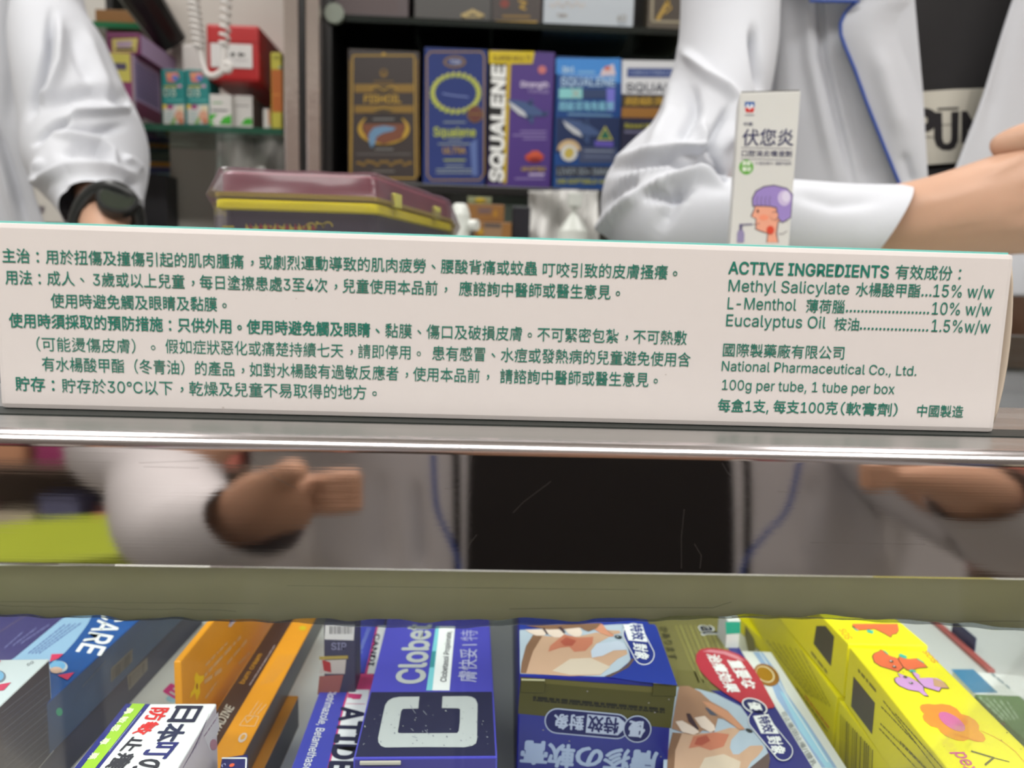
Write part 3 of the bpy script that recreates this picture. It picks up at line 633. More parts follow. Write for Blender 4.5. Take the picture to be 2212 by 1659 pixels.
for P in (((190, 1180), (260, 1170), (420, 1260), (440, 1295), (380, 1320), (260, 1290)), ((390, 1140), (500, 1120), (600, 1220), (612, 1270), (560, 1295), (460, 1240))): b.poly(f, [g5(*p) for p in P], PALE, 8)
b.poly(f, [g5(*p) for p in ((305, 1095), (345, 1095), (440, 1260), (420, 1270), (330, 1180))], K(66, 46, 52), 8); b.poly(f, [g5(*p) for p in ((500, 1030), (540, 1040), (640, 1120), (560, 1110))], K(80, 84, 98), 8)
b.oval(f, g5(970, 1275), 8, 3.5, K(44, 46, 50), 8, ang=25)
b.poly(f, [g5(*p) for p in ((860, 1760), (1180, 1500), (1190, 1600), (1140, 1760))], K(96, 78, 74), 5)
RO = K(178, 52, 66)
b.poly(f, [g5(*p) for p in ((405, 540), (410, 470), (450, 420), (520, 402), (620, 405), (740, 425), (860, 470), (950, 530), (1030, 640), (1110, 770), (1180, 900), (1240, 1010), (1225, 1035), (1150, 1045), (1020, 1030), (880, 980), (700, 870), (560, 760), (450, 640))], RO, 9)
b.poly(f, [g5(*p) for p in ((470, 440), (560, 420), (720, 440), (850, 490), (930, 545), (860, 530), (700, 470), (560, 450))], K(206, 130, 140), 10)
b.text(f, '治癢効果', g5(515, 470), g5(735, 870), g5(650, 480), WH, .03, 11); b.text(f, '重要な', g5(735, 535), g5(915, 830), g5(880, 540), WH, .03, 11)
b.text(f, 'al', g5(440, 160), g5(480, 255), g5(620, 160), WH, .05, 3); b.text(f, 'al', g5(446, 165), g5(484, 250), g5(605, 165), K(40, 42, 60), .03, 5)
b.text(f, 'かあります', g5(20, 170), g5(125, 520), g5(110, 170), K(52, 50, 38), .005, 4)
b.oval(f, g5(1027, 1022), 29, 15.5, WH, 11, ang=22); b.oval(f, g5(1027, 1022), 26, 13, K(34, 38, 92), 12, ang=22); b.text(f, '優', g5(950, 980), g5(985, 1065), g5(1075, 985), WH, .03, 13)
pillart(b, f, g5, (1060, 1170), (1330, 1500), 21, '特效', '對象', ((1010, 1130), (1170, 1110), (1285, 1318), (1095, 1315)), (1055, 1140), (1125, 1310), (1170, 1130), (1150, 1345), (1225, 1535), (1290, 1345), 11, (34, 38, 110))
c.done()

# white box with blue swoosh and gold seal
c = CB('swoosh_box', 'white box with pale blue swoosh and a gold seal, between olive and yellow boxes', -.132, .0198, mat('white_gloss_card', (222, 226, 228), .3), (1830, 1659), (1666, 1408), R=True, w=.0175, near=.02, L=None)
b, f = c.b, c.top
b.poly(f, [g5(*p) for p in ((1010, 435), (1110, 435), (1260, 640), (1360, 860), (1600, 1200), (1900, 1660), (1740, 1660), (1500, 1280), (1260, 920), (1150, 640))], K(150, 178, 218), 1)
b.poly(f, [g5(*p) for p in ((1290, 840), (1350, 880), (1560, 1180), (1860, 1660), (1780, 1660), (1500, 1260))], K(160, 208, 234), 2)
b.line(f, [g5(1080, 440), g5(1250, 700), g5(1420, 1000), g5(1800, 1600)], 2, K(225, 236, 244), 3)
b.oval(f, g5(1155, 680), 30, 21, K(150, 100, 40, .35), 4, ang=35); b.oval(f, g5(1140, 675), 22, 15.5, K(232, 220, 180), 5, ang=35); b.oval(f, g5(1136, 675), 20, 13.5, K(196, 142, 44, .3, .5), 6, ang=35)
b.text(f, '可止癢/因止癢/(腫乳', g5(1300, 1080), g5(1640, 1650), g5(1350, 1060), K(120, 124, 130), 0, 4)
c.done()

# yellow boxes
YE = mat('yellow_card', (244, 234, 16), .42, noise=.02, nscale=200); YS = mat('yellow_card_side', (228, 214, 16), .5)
OR = K(236, 112, 64); PK = K(216, 160, 214); TQ = K(70, 186, 160); BK = K(58, 56, 30); BRN = K(74, 66, 44)
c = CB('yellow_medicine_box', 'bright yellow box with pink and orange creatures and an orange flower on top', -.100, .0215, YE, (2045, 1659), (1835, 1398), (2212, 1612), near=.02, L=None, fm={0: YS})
b, f = c.b, c.top
def g6(*p): return z6_(*p)
G6 = lambda L: [z6_(*p) for p in L]
def blob(P, m, k, ol=True):
    q = G6(P)
    if ol: cx = sum(p[0] for p in q)/len(q); cy = sum(p[1] for p in q)/len(q); b.poly(f, [(cx+(x-cx)*1.06, cy+(y-cy)*1.06) for x, y in q], K(84, 60, 44), k)
    b.poly(f, q, m, k+1)
# orange and pink cartoon blobs: plain generic round-eared creatures
blob([(680, 460), (700, 430), (752, 410), (762, 395), (800, 412), (850, 455), (930, 480), (985, 530), (990, 570), (935, 615), (860, 590), (760, 560), (700, 520)], OR, 1)
blob([(940, 490), (955, 470), (1020, 490), (1060, 492), (1120, 485), (1190, 530), (1230, 575), (1150, 580), (1080, 600), (1030, 600), (990, 570)], OR, 3)
b.poly(f, G6([(945, 445), (965, 440), (1025, 465), (1018, 492), (955, 470)]), TQ, 5); b.poly(f, G6([(1045, 605), (1080, 598), (1120, 615), (1110, 628), (1060, 625)]), TQ, 5); b.line(f, G6([(790, 408), (835, 445)]), 2, TQ, 5); b.line(f, G6([(1130, 490), (1195, 530)]), 2, TQ, 5)
blob([(905, 690), (930, 675), (960, 680), (935, 635), (990, 655), (1060, 680), (1130, 720), (1190, 770), (1195, 810), (1240, 865), (1200, 860), (1150, 820), (1040, 800), (950, 760), (910, 720)], PK, 3)
blob([(1080, 625), (1120, 635), (1155, 660), (1150, 690), (1240, 685), (1330, 690), (1400, 730), (1445, 790), (1370, 785), (1350, 820), (1285, 800), (1200, 775), (1150, 720), (1100, 660)], PK, 5)
b.poly(f, G6([(1290, 690), (1400, 730), (1445, 790), (1370, 785), (1300, 770)]), K(206, 160, 120), 7)
for p in ((870, 520), (900, 575), (1010, 680), (1070, 740)): b.oval(f, g6(*p), 4.5, 2.2, K(90, 84, 60), 8, ang=20)
for p in ((862, 518), (895, 572), (1062, 738)): b.oval(f, g6(*p), 1.6, 1.2, WH, 9)
fl_ = []
for x, y in ((1158, 975), (1175, 950), (1240, 942), (1310, 950), (1380, 942), (1460, 955), (1530, 990), (1575, 1045), (1650, 1065), (1720, 1110), (1758, 1160), (1755, 1210), (1800, 1250), (1825, 1300), (1800, 1328), (1730, 1325), (1650, 1300), (1600, 1320), (1520, 1310), (1420, 1265), (1370, 1230), (1340, 1185), (1270, 1170), (1200, 1110), (1185, 1070), (1200, 1040), (1170, 1010)): fl_.append(g6(x, y))
b.poly(f, fl_, K(240, 146, 40), 2); b.oval(f, g6(1482, 1125), 33, 13.5, K(214, 106, 160), 3, ang=33)
b.line(f, G6([(1770, 1212), (1900, 1270), (2020, 1340), (2130, 1430), (2212, 1530)]), 1, K(232, 140, 40), 2)
b.line(f, G6([(1675, 1420), (1910, 1490)]), 3.4, K(50, 48, 40), 2); b.line(f, G6([(1910, 1490), (2065, 1530)]), 2, K(50, 48, 40), 2); b.line(f, G6([(1905, 1490), (1815, 1565)]), 5, K(50, 48, 40), 3)
b.text(f, 'Med', g6(1480, 1660), g6(1700, 1800), g6(1590, 1650), YE, 0, 2) if False else b.text(f, 'pex', g6(1500, 1435), g6(1640, 1640), g6(1640, 1430), K(212, 56, 148), .02, 2)
b.text(f, 'SOS', g6(1175, 405), g6(1290, 525), g6(1235, 405), K(226, 120, 50), 0, 2)
for p, r in (((2000, 1145), 5), ((1985, 1310), 1.6), ((990, 620), 1.2), ((2180, 1400), 1.5), ((1400, 1375), 1.3), ((2040, 1235), 2)): b.oval(f, g6(*p), r, r*.6, K(80, 64, 34), 2)
s_ = c.left
b.poly(s_, G6([(487, 660), (705, 930), (676, 1250), (462, 965)]), BRN, 1)
b.text(s_, '癢可', g6(545, 650), g6(590, 700), g6(560, 560), K(90, 84, 30), .02, 2) if False else b.scrib(s_, g6(535, 580), g6(720, 800), 9, K(120, 110, 26), 1)
for i, (A, B2) in enumerate((((790, 900), (1330, 1600)), ((770, 960), (1120, 1330)), ((910, 1030), (1440, 1640)), ((760, 1130), (1250, 1620)), ((750, 1180), (1180, 1640)), ((960, 1310), (1280, 1640)))): b.scrib(s_, g6(*A), g6(*B2), 4.5, K(112, 104, 22), 1)
for i in range(16): b.line(s_, G6([(600+i*1, 560), (601, 561)]), .1, BK, 1) if False else None
c.done()
YC = c
# the yellow box continuing behind it
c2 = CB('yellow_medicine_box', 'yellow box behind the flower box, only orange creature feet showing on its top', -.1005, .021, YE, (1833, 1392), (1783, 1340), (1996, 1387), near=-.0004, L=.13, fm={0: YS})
b, f = c2.b, c2.top
def zz(P, m, k): b.poly(f, G6(P), m, k)
zz([(460, 150), (940, 160), (945, 200), (920, 235), (880, 240), (865, 272), (800, 235), (700, 185), (640, 190), (520, 200)], K(84, 60, 44), 1); zz([(465, 130), (935, 130), (940, 200), (915, 230), (875, 235), (860, 264), (805, 230), (700, 180), (640, 185), (525, 195)], OR, 2)
zz([(625, 190), (690, 205), (680, 235), (622, 215)], TQ, 3); zz([(470, 165), (540, 200), (520, 205)], TQ, 3)
b.text(f, 'SOS', g6(330, 185), g6(410, 290), g6(400, 180), K(226, 120, 50), 0, 3)
b.poly(c2.left, G6([(110, 150), (205, 150), (292, 260), (258, 560), (82, 330)]), BRN, 1)
b.scrib(c2.left, g6(60, 400), g6(230, 620), 8, K(120, 110, 26), 1); c2.done()
# lower yellow boxes
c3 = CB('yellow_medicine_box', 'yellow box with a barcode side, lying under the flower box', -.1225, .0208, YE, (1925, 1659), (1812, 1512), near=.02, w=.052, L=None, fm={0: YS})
b, f = c3.b, c3.left
for i in range(17):
    x = 360+i*20; b.line(f, G6([(x, 1050+i*22), (x-15, 1660+i*10)]), random.choice((1.2, 2.2, 3)), K(96, 88, 30), 1)
c3.done()
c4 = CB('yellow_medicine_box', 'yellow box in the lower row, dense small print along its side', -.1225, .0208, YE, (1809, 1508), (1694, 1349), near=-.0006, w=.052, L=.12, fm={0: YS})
b, f = c4.b, c4.left
for i in range(7): b.scrib(f, g5(1180+i*60-20, 300+i*18), g5(1600+i*38, 880+i*20), 4.5, K(136, 126, 24), 1)
b.scrib(f, g5(1560, 880), g5(1820, 1230), 6, K(206, 110, 44), 1); b.scrib(f, g5(1470, 800), g5(1800, 1260), 6, K(120, 110, 26), 1)
c4.done()
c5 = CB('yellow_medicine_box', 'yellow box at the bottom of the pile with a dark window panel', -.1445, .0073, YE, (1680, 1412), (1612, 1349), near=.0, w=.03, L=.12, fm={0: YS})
c5.b.poly(c5.top, [g5(*p) for p in ((930, 150), (1020, 290), (1040, 400), (1020, 440), (960, 430), (920, 250))], K(96, 92, 66), 1); c5.done()

# ------------------------------------------------------------------ left part of the case
CBLU = mat('care_blue', (34, 82, 148), .35, noise=.25, nscale=45); CND = mat('care_dark', (58, 82, 116), .4, noise=.3, nscale=60); LBL = K(142, 176, 204)
def G1(L): return [z1_(*p) for p in L]
c = CB('care_box', 'blue box with white CARE lettering and a globe, upper of two stacked', -.110, .0180, CBLU, (114, 1507), (304, 1335), (33, 1420), R=True, near=.05, fm={1: CND})
b, f = c.b, c.top
b.poly(f, G1([(780, 50), (750, 110), (700, 180), (640, 260), (560, 350), (470, 430), (300, 440), (60, 440), (130, 395), (560, 40), (640, -20), (800, -20)]), LBL, 1)
b.text(f, 'CARE', z1_(905, -10), z1_(650, 345), z1_(1090, 20), WH, .02, 2)
for i in range(4): b.scrib(f, z1_(690-i*45, 100+i*4), z1_(330-i*30, 360), 3.5, K(70, 90, 150), 1)
b.oval(f, z1_(498, 480), 20, 13, K(190, 196, 200), 3); b.oval(f, z1_(492, 470), 17, 10, K(110, 168, 206), 4); b.oval(f, z1_(480, 510), 13, 7, K(206, 170, 150), 5)
b.poly(f, G1([(440, 375), (540, 372), (500, 410), (425, 440)]), K(206, 52, 92), 6); b.poly(f, G1([(490, 555), (635, 530), (575, 595)]), K(206, 52, 92), 6)
s_ = c.right
for cx, cy in ((1040, 460),):
    b.poly(s_, G1([(945, 490), (1130, 318), (1128, 430), (945, 610)]), K(110, 112, 110), 1)
    for i in range(11): b.line(s_, G1([(960+i*15, 492-i*14), (960+i*15, 590-i*14)]), random.choice((.8, 1.6)), K(40, 44, 58), 2)
b.oval(s_, z1_(505, 860), 7, 9, K(70, 160, 130), 1); b.scrib(s_, z1_(700, 640), z1_(900, 420), 4, K(96, 104, 120), 1)
c.done()
c = CB('care_box', 'lower blue box of the stacked pair, barcode on its grey side', -.1285, .0150, mat('care_lower', (52, 84, 128), .4, noise=.2, nscale=45), (111, 1616), (390, 1335), R=True, w=.048, near=.03, fm={1: mat('care_side2', (62, 68, 92), .45, noise=.1, nscale=60)})
b, s_ = c.b, c.right
b.poly(s_, G1([(1085, 550), (1255, 395), (1258, 500), (1098, 680)]), K(126, 126, 122), 1)
for i in range(9): b.line(s_, G1([(1105+i*16, 550-i*15), (1108+i*16, 650-i*17)]), random.choice((.8, 1.6)), K(40, 44, 58), 2)
c.done()
c = CB('navy_side_box', 'white-topped box with a dark striped side in the lower left corner', -.0965, .032, mat('pale_top', (206, 216, 216), .35), (0, 1524), (107, 1423), R=True, w=.05, near=.05, L=None, fm={1: mat('navy_side', (32, 38, 62), .32), 3: mat('navy_side', ())})
b, f, s_ = c.b, c.top, c.right
b.oval(f, z1_(-20, 560), 18, 14, K(120, 130, 140), 1); b.oval(f, z1_(-30, 555), 16, 12, K(120, 176, 210), 2); b.poly(f, G1([(-60, 640), (95, 612), (30, 680), (-60, 690)]), K(206, 52, 92), 3)
b.poly(f, G1([(-40, 410), (8, 428), (-30, 470)]), K(206, 52, 92), 3); b.text(f, 'SG', z1_(235, 475), z1_(290, 445), z1_(225, 455), K(110, 116, 120), 0, 2)
for i in range(15): b.line(s_, G1([(10+i*3, 870+i*52), (405, 560+i*52)]), .9, K(88, 96, 118) if i % 3 else K(120, 126, 142), 1)
c.done()
c = CB('violet_box', 'dark violet box at the far left edge of the case', -.117, .0345, mat('violet_dark', (66, 60, 112), .4, noise=.15, nscale=40), (28, 1424), (138, 1333), R=True, w=.055, near=.05)
for i in range(3): c.b.scrib(c.top, z1_(40+i*70, 310-i*20), z1_(200+i*110, 170-i*30), 5, K(110, 110, 160), 1)
c.b.line(c.top, G1([(-20, 190), (230, 30)]), 1, K(120, 104, 120), 1); c.done()
# white box and orange cartons
c = CB('white_box', 'plain white box with a pink letter E, left of the orange carton', -.1425, .0095, mat('white_plain', (198, 200, 196), .45), (141, 1659), (408, 1343), (500, 1560), near=.02)
c.b.text(c.top, 'E', z1_(1400, 690), z1_(1500, 750), z1_(1465, 625), K(196, 50, 122), .05, 2); c.b.oval(c.top, z1_(1480, 750), 16, 8, K(150, 190, 204), 1); c.done()
ORG = mat('betadine_orange', (222, 148, 28), .4, noise=.04, nscale=120); BRW = mat('brown_band', (66, 44, 40), .4, noise=.1, nscale=80)
zt = -.100; A = onz(391, 1429, zt); B_ = onz(468, 1334, zt); D = (B_-A).normalized(); N_ = Vector((D.y, -D.x, 0))
fo_ = Face(A, D, (0, 0, 1), 5e-5); zb = fo_.uv((469, 1524))[1]
t = thing('orange_carton', 'orange burn cream carton standing on edge with a yellow flower', 'carton', tuple(A+D*.05+Z*(zb-.003)))
b = MB(); b.box(A-N_*.0025+Z*(zb-.0035), N_*.0025, D*.12, Z*(-zb+.0035), ORG, .0006)
b.poly(fo_, [z2_(*p) for p in ((345, 620), (375, 660), (425, 655), (420, 700), (378, 750), (385, 830), (350, 912), (330, 830), (282, 890), (290, 830), (320, 790), (335, 730), (325, 680))], K(236, 196, 10), 2)
b.oval(fo_, z2_(352, 765), 2, 7, K(160, 90, 20), 3)
b.poly(fo_, [z2_(*p) for p in ((700, 75), (750, 95), (700, 160), (670, 160))], K(196, 190, 196), 2); b.poly(fo_, [z2_(*p) for p in ((690, 80), (715, 90), (685, 140))], K(110, 100, 150), 3)
for (ax, ay), (bx2, by2), r in (((440, 540), (660, 310), 7), ((430, 640), (800, 240), 10), ((430, 700), (620, 560), 12), ((660, 520), (860, 280), 9), ((440, 870), (560, 700), 8), ((780, 520), (900, 400), 8)): b.scrib(fo_, z2_(ax, ay), z2_(bx2, by2), r, K(212, 168, 112), 1)
b.build('carton', t)
zt = -.1265
c = CB('orange_carton', 'brown and orange burn cream carton lying flat, beside the one on edge', zt, .0110, ORG, (471, 1526), (592, 1341), (526, 1628), near=.045, fm={1: mat('grey_brown_side', (76, 66, 58), .35, noise=.2, nscale=90)})
b, f = c.b, c.top; vb = f.uv((478, 1598)); c.fuv(f, [(.0004, .0004), (vb[0], .0004), (vb[0], c.L-.001), (.0004, c.L-.001)], BRW, 1)
b.text(f, 'burn cream', z2_(830, 745), z2_(1020, 445), z2_(780, 735), K(196, 140, 40), .02, 3); b.scrib(f, z2_(890, 750), z2_(1150, 340), 4.5, K(176, 160, 160), 1, k=3)
b.text(f, 'BETADINE', z2_(520, 1330), z2_(735, 985), z2_(440, 1290), K(206, 200, 186), .02, 3)
b.line(f, [z2_(*p) for p in ((785, 1165), (860, 1065), (985, 1075), (940, 1175), (785, 1165))], 1.4, K(224, 190, 140), 2); b.line(f, [z2_(*p) for p in ((845, 1085), (860, 1140), (950, 1060))], 1.6, K(224, 190, 140), 2)
for i in range(3): b.scrib(f, z2_(890+i*40, 1050-i*4), z2_(980+i*40, 915+i*15), 3.5, K(220, 186, 140), 1)
for i in range(5): b.scrib(f, z2_(1000+i*30, 750-i*8), z2_(1200+i*38, 440), 2.5, K(206, 158, 90), 1)
b.oval(f, z2_(820, 1290), 12, 7.5, K(206, 190, 176), 2, ang=-50); b.oval(f, z2_(822, 1285), 7, 4, K(222, 160, 60), 3, ang=-50); b.oval(f, z2_(1430, 175), 8, 5, K(200, 180, 30), 2)
c.done()
c = CB('orange_carton', 'thin orange carton lying lowest on the right of the burn cream boxes', -.1385, .0134, mat('orange_dull', (176, 116, 40), .4, noise=.15, nscale=60), (570, 1659), (692, 1405), R=True, w=.03, near=.03, L=.075, fm={1: mat('dark_side', (46, 42, 46), .4)})
c.b.scrib(c.top, z2_(860, 1560), z2_(1330, 700), 9, K(130, 120, 110), 1); c.done()
# Japanese box
c = CB('itch_relief_box', 'white box with black and red Japanese characters and a green stripe', -.0985, .0300, mat('white_matt', (224, 224, 220), .4), (158, 1659), (272, 1520), (467, 1521), near=.03, L=None, fm={1: mat('purple_grey_side', (186, 176, 178), .45, noise=.03, nscale=80)})
b, f = c.b, c.top
def strip(x0, x1, m, k): b.poly(f, G1([(x0, 800), (x1, 800), (x1-640, 1600), (x0-640, 1600)]), m, k)
b.poly(f, G1([(1075, 792), (1285, 795), (845, 1345), (700, 1520), (480, 1520), (630, 1345)]), K(44, 48, 118), 1)
b.poly(f, G1([(1130, 792), (1240, 795), (810, 1345), (660, 1520), (540, 1520), (690, 1345)]), K(150, 192, 50), 2)
for i, (x, y) in enumerate(((1130, 850), (1080, 925), (1020, 995), (925, 1110), (830, 1235))): b.text(f, '鼻敏感專藥'[i], z1_(x-40, y-20), z1_(x-85, y+35), z1_(x+25, y-20), K(226, 236, 190), .02, 3)
b.scrib(f, z1_(1205, 860), z1_(930, 1200), 2.5, K(150, 160, 200), 1, k=3)
for ch, A, B2, T, m in (('防', (1295, 830), (1225, 935), (1450, 832), K(206, 40, 40)), ('敏', (1250, 945), (1125, 1050), (1370, 955), K(206, 40, 40)), ('止', (1125, 1080), (1015, 1195), (1260, 1090), K(34, 36, 48)), ('癢', (1015, 1215), (890, 1345), (1170, 1225), K(34, 36, 48)),
                        ('日', (1505, 815), (1425, 945), (1745, 818), K(34, 36, 60)), ('本', (1405, 965), (1300, 1115), (1615, 970), K(34, 40, 70)), ('叮', (1310, 1125), (1190, 1260), (1545, 1128), K(30, 36, 100)), ('の', (1180, 1270), (1080, 1390), (1430, 1270), K(34, 36, 48))):
    b.text(f, ch, z1_(*A), z1_(*B2), z1_(*T), m, .03, 3)
s_ = c.right
for i in range(6): b.scrib(s_, z1_(1560+i*26, 1330-i*40), z1_(1680+i*20, 1120-i*50), 2.6, K(110, 96, 120), 1)
b.poly(s_, G1([(1730, 1040), (1860, 860), (1870, 1000), (1790, 1200)]), K(196, 190, 190), 1); b.scrib(s_, z1_(1740, 1060), z1_(1850, 900), 5, K(140, 110, 130), 1)
b.oval(s_, z1_(1820, 1140), 8, 12, K(170, 120, 130), 2)
c.done()
c = CB('small_navy_box', 'small navy box with an orange mark, white edged, at the bottom', -.112, .02, mat('navy_tab', (36, 38, 96), .4), (470, 1690), (479, 1636), (535, 1637), near=.0, L=None)
c.b.line(c.top, [(479, 1638), (533, 1638)], 3, WH, 1); c.b.line(c.top, [(532, 1638), (530, 1690)], 3, WH, 1); c.b.oval(c.top, z2_(710, 1570), 6, 3.5, K(226, 96, 60), 2, ang=-20); c.b.text(c.top, 'n', z2_(610, 1590), z2_(650, 1570), z2_(600, 1560), K(170, 170, 210), 0, 2); c.done()
# antifungal cream boxes
ANT = mat('antifungal_blue', (66, 72, 172), .38)
def anti(E0, E1, Cc, zt, h, label, L, near):
    return CB('antifungal_box', label, zt, h, ANT, E0, E1, Cc, near=near, L=L, group=None)
MG = K(204, 66, 118); DK = K(34, 36, 66)
c = anti((629, 1659), (704, 1456), (803, 1458), -.126, .0258, 'blue box with pink stripe and white lettering band, tucked against the violet cream box', None, .03)
b, f = c.b, c.top
b.text(f, 'Clotrimazole, Betamethasone', z2_(1705, 800), z2_(1390, 1720), z2_(1782, 806), WH, .008, 3)
b.poly(f, [z2_(*p) for p in ((1945, 640), (2150, 640), (2150, 800), (1890, 1760), (1640, 1760), (1850, 920))], MG, 1)
b.poly(f, [z2_(*p) for p in ((1905, 802), (2110, 802), (1940, 1760), (1660, 1760), (1850, 990))], WH, 2)
b.poly(f, [z2_(*p) for p in ((1895, 840), (2035, 850), (2015, 900), (1935, 900), (1930, 890), (1885, 885))], MG, 3); b.line(f, [z2_(1870, 945), z2_(2062, 950)], 1, MG, 3)
b.text(f, 'ATIDE', z2_(1832, 985), z2_(1690, 1650), z2_(2052, 990), DK, .045, 3)
c.done()
c = anti((738, 1454), (773, 1356), (800, 1454), -.1285, .0233, 'second blue and pink antifungal box lying farther back', .06, -.0008)
b, f = c.b, c.top
b.text(f, 'Clotrimazole Cream', z2_(2090, 170), z2_(1955, 525), z2_(2125, 178), K(150, 168, 220), 0, 3)
b.poly(f, [z2_(*p) for p in ((2180, 150), (2260, 150), (2200, 640), (2060, 640))], MG, 1); b.poly(f, [z2_(*p) for p in ((2200, 150), (2300, 150), (2240, 640), (2085, 640))], WH, 2)
b.text(f, 'CANDI', z2_(2165, 240), z2_(2095, 560), z2_(2215, 240), DK, .04, 3); c.done()
# small upright packs behind
def small(name, label, x0, x1, y0, y1, Y, m, cat='box', d=.012):
    A = at(x0, y1, Y); B2 = at(x1, y0, Y); zb = CZ
    t, b, f = carton(name, label, cat, A.x, B2.x, Y, Y+d, zb, B2.z, m); f.l = 1e-4; return t, b, f
t, b, f = small('barcode_box', 'small white and navy box with a barcode, between the orange and blue boxes', 700, 768, 1346, 1500, .262, K(60, 58, 74))
b.poly(f, [(703, 1350), (766, 1350), (764, 1383), (701, 1381)], K(190, 186, 180), 1)
for i in range(14): b.line(f, [(713+i*3.6, 1352), (713+i*3.6, 1369)], random.choice((.8, 1.8)), K(80, 76, 76), 2)
b.text(f, 'SIP', (716, 1403), (748, 1403), 15, K(120, 118, 140), .02, 2); b.line(f, [(690, 1421), (752, 1419)], 7, K(150, 130, 66), 2)
b.poly(f, [(695, 1426), (748, 1424), (745, 1455), (690, 1455)], K(170, 160, 150), 2); b.poly(f, [(696, 1424), (714, 1430), (716, 1452), (700, 1448)], K(150, 50, 50), 3); b.poly(f, [(690, 1460), (742, 1457), (732, 1500), (686, 1500)], K(140, 84, 76), 2)
b.build('carton', t)
t, b, f = small('teal_box', 'small teal and white box far back beside the yellow boxes', 1567, 1600, 1340, 1400, .305, K(214, 216, 212))
b.poly(f, [(1567, 1343), (1599, 1343), (1599, 1368), (1568, 1370)], K(40, 160, 132), 1); b.build('carton', t)
# right end of the case: price rail and flat packs
zc = CZ+.0012
a, e_ = onz(2150, 1450, zc), onz(2030, 1345, zc); D = (e_-a).normalized(); P = Vector((D.y, -D.x, 0))
t = thing('price_rail', 'red shelf price rail with a navy tag reading 500', 'price rail', tuple(a))
MB().box((a-Z*.0010), -P*.0035, D*.06, Z*.0016, K(176, 88, 84), .0002).build('rail', t)
pf = Face(a-D*.0+P*.0002+Z*.0006, D, Z, 5e-5)
q0 = onz(2106, 1407, zc); b = MB(); s0 = (q0-a).dot(D)
b.box(a+D*s0+P*.0008-Z*.0003, D*.022, P*.0006, Z*.0075, K(40, 48, 92), .0002); pf = Face(a+P*.0014, D, Z, 6e-5)
b.text(pf, '500', z6_(1725, 300), z6_(1545, 215), z6_(1735, 225), WH, .02, 2) if False else b.text(pf, '500', z6_(1545, 265), z6_(1665, 325), z6_(1560, 190), WH, .02, 2)
b.build('price_tag', t, label='navy tag with white 500')
c = CB('flat_pack', 'blue and white flat pack at the right end of the case', CZ+.012, .0118, WH, (2105, 1497), (2058, 1447), (2260, 1500), near=.0, L=None)
c.b.poly(c.top, [z6_(*p) for p in ((1470, 590), (1700, 590), (1950, 828), (1700, 830))], K(64, 128, 168), 1); c.b.scrib(c.top, z6_(1880, 620), z6_(2080, 780), 7, K(130, 150, 160), 1); c.done()
c = CB('flat_pack', 'green leafy flat pack at the right edge of the case', CZ+.0145, .0143, K(88, 124, 70), (2216, 1600), (2105, 1499), (2320, 1600), near=.0, L=None)
for i in range(5): c.b.scrib(c.top, z6_(1760+i*70, 860+i*12), z6_(2000+i*40, 1090), 7, K(160, 186, 150), 1)
c.done()
# ================================================================== things on the shelves behind
Z = Vector((0, 0, 1))
BLK = mat('cabinet_black', (18, 18, 18), .35); SHG = glassy('shelf_glass', (228, 238, 232), .03, .9); EDGE = mat('glass_edge_green', (38, 84, 66), .15, spec=.6); EDGD = mat('glass_edge_dark', (16, 24, 20), .2)
BY = 1.0
zs = at(1050, 403, BY).z; zu = at(1050, 52, BY).z
xL = at(722, 200, BY).x; xR = at(1800, 200, BY).x
cab = thing('display_cabinet', 'black display cabinet with glass shelves behind the counter', 'cabinet', ((xL+xR)/2, 1.12, -.95))
MB().bx(xL, xR+.3, 1.24, 1.27, at(1050, 416, 1.0).z, 1.3, BLK, .002).build('back_panel', cab)
MB().bx(xL-.018, xL, BY-.015, 1.27, -.95, 1.3, BLK, .002).build('side_panel', cab); MB().bx(xR+.27, xR+.3, BY-.03, 1.24, -.95, 1.3, BLK, .002).build('side_panel', cab)
MB().bx(xL, xR+.27, BY-.012, 1.24, zs-.012, zs, BLK, .002).build('shelf_board', cab)
b = MB(); b.bx(xL, xR+.27, BY-.011, 1.24, zu-.008, zu, SHG, 0); b.bx(xL, xR+.27, BY-.013, BY-.011, zu-.008, zu, EDGD, 0); b.build('glass_shelf', cab)
MB().tube([(xL+.004, BY-.02, zu-.001), (xL+.004, BY-.012, zu-.001)], .012, mat('pin_grey', (120, 128, 116), .4), 16).build('shelf_pin', cab)
zl = at(1150, 545, 1.0).z
MB().bx(xL-.3, xR+.27, .80, 1.24, zl-.02, zl, mat('low_ledge', (190, 190, 186), .4), .002).build('low_ledge', cab)
MB().bx(xL, xR+.27, 1.3, 1.31, -.95, zs-.012, mat('mirror_grey', (206, 204, 200), .35, 0), 0).build('low_back_panel', cab)
GO = K(176, 142, 56, .35); GOd = K(128, 100, 44, .4)
def bb(name, label, x0, x1, y0, m, d=.06, zb=None, Y=BY, group=None, fm=None):
    ym = 250 if y0 > 0 else 20
    a = at(x0, ym, Y).x; c = at(x1, ym, Y).x; zt_ = at((x0+x1)/2, y0, Y).z
    return carton(name, label, 'box', a, c, Y, Y+d, zs if zb is None else zb, zt_, m, fm, .0012, group)
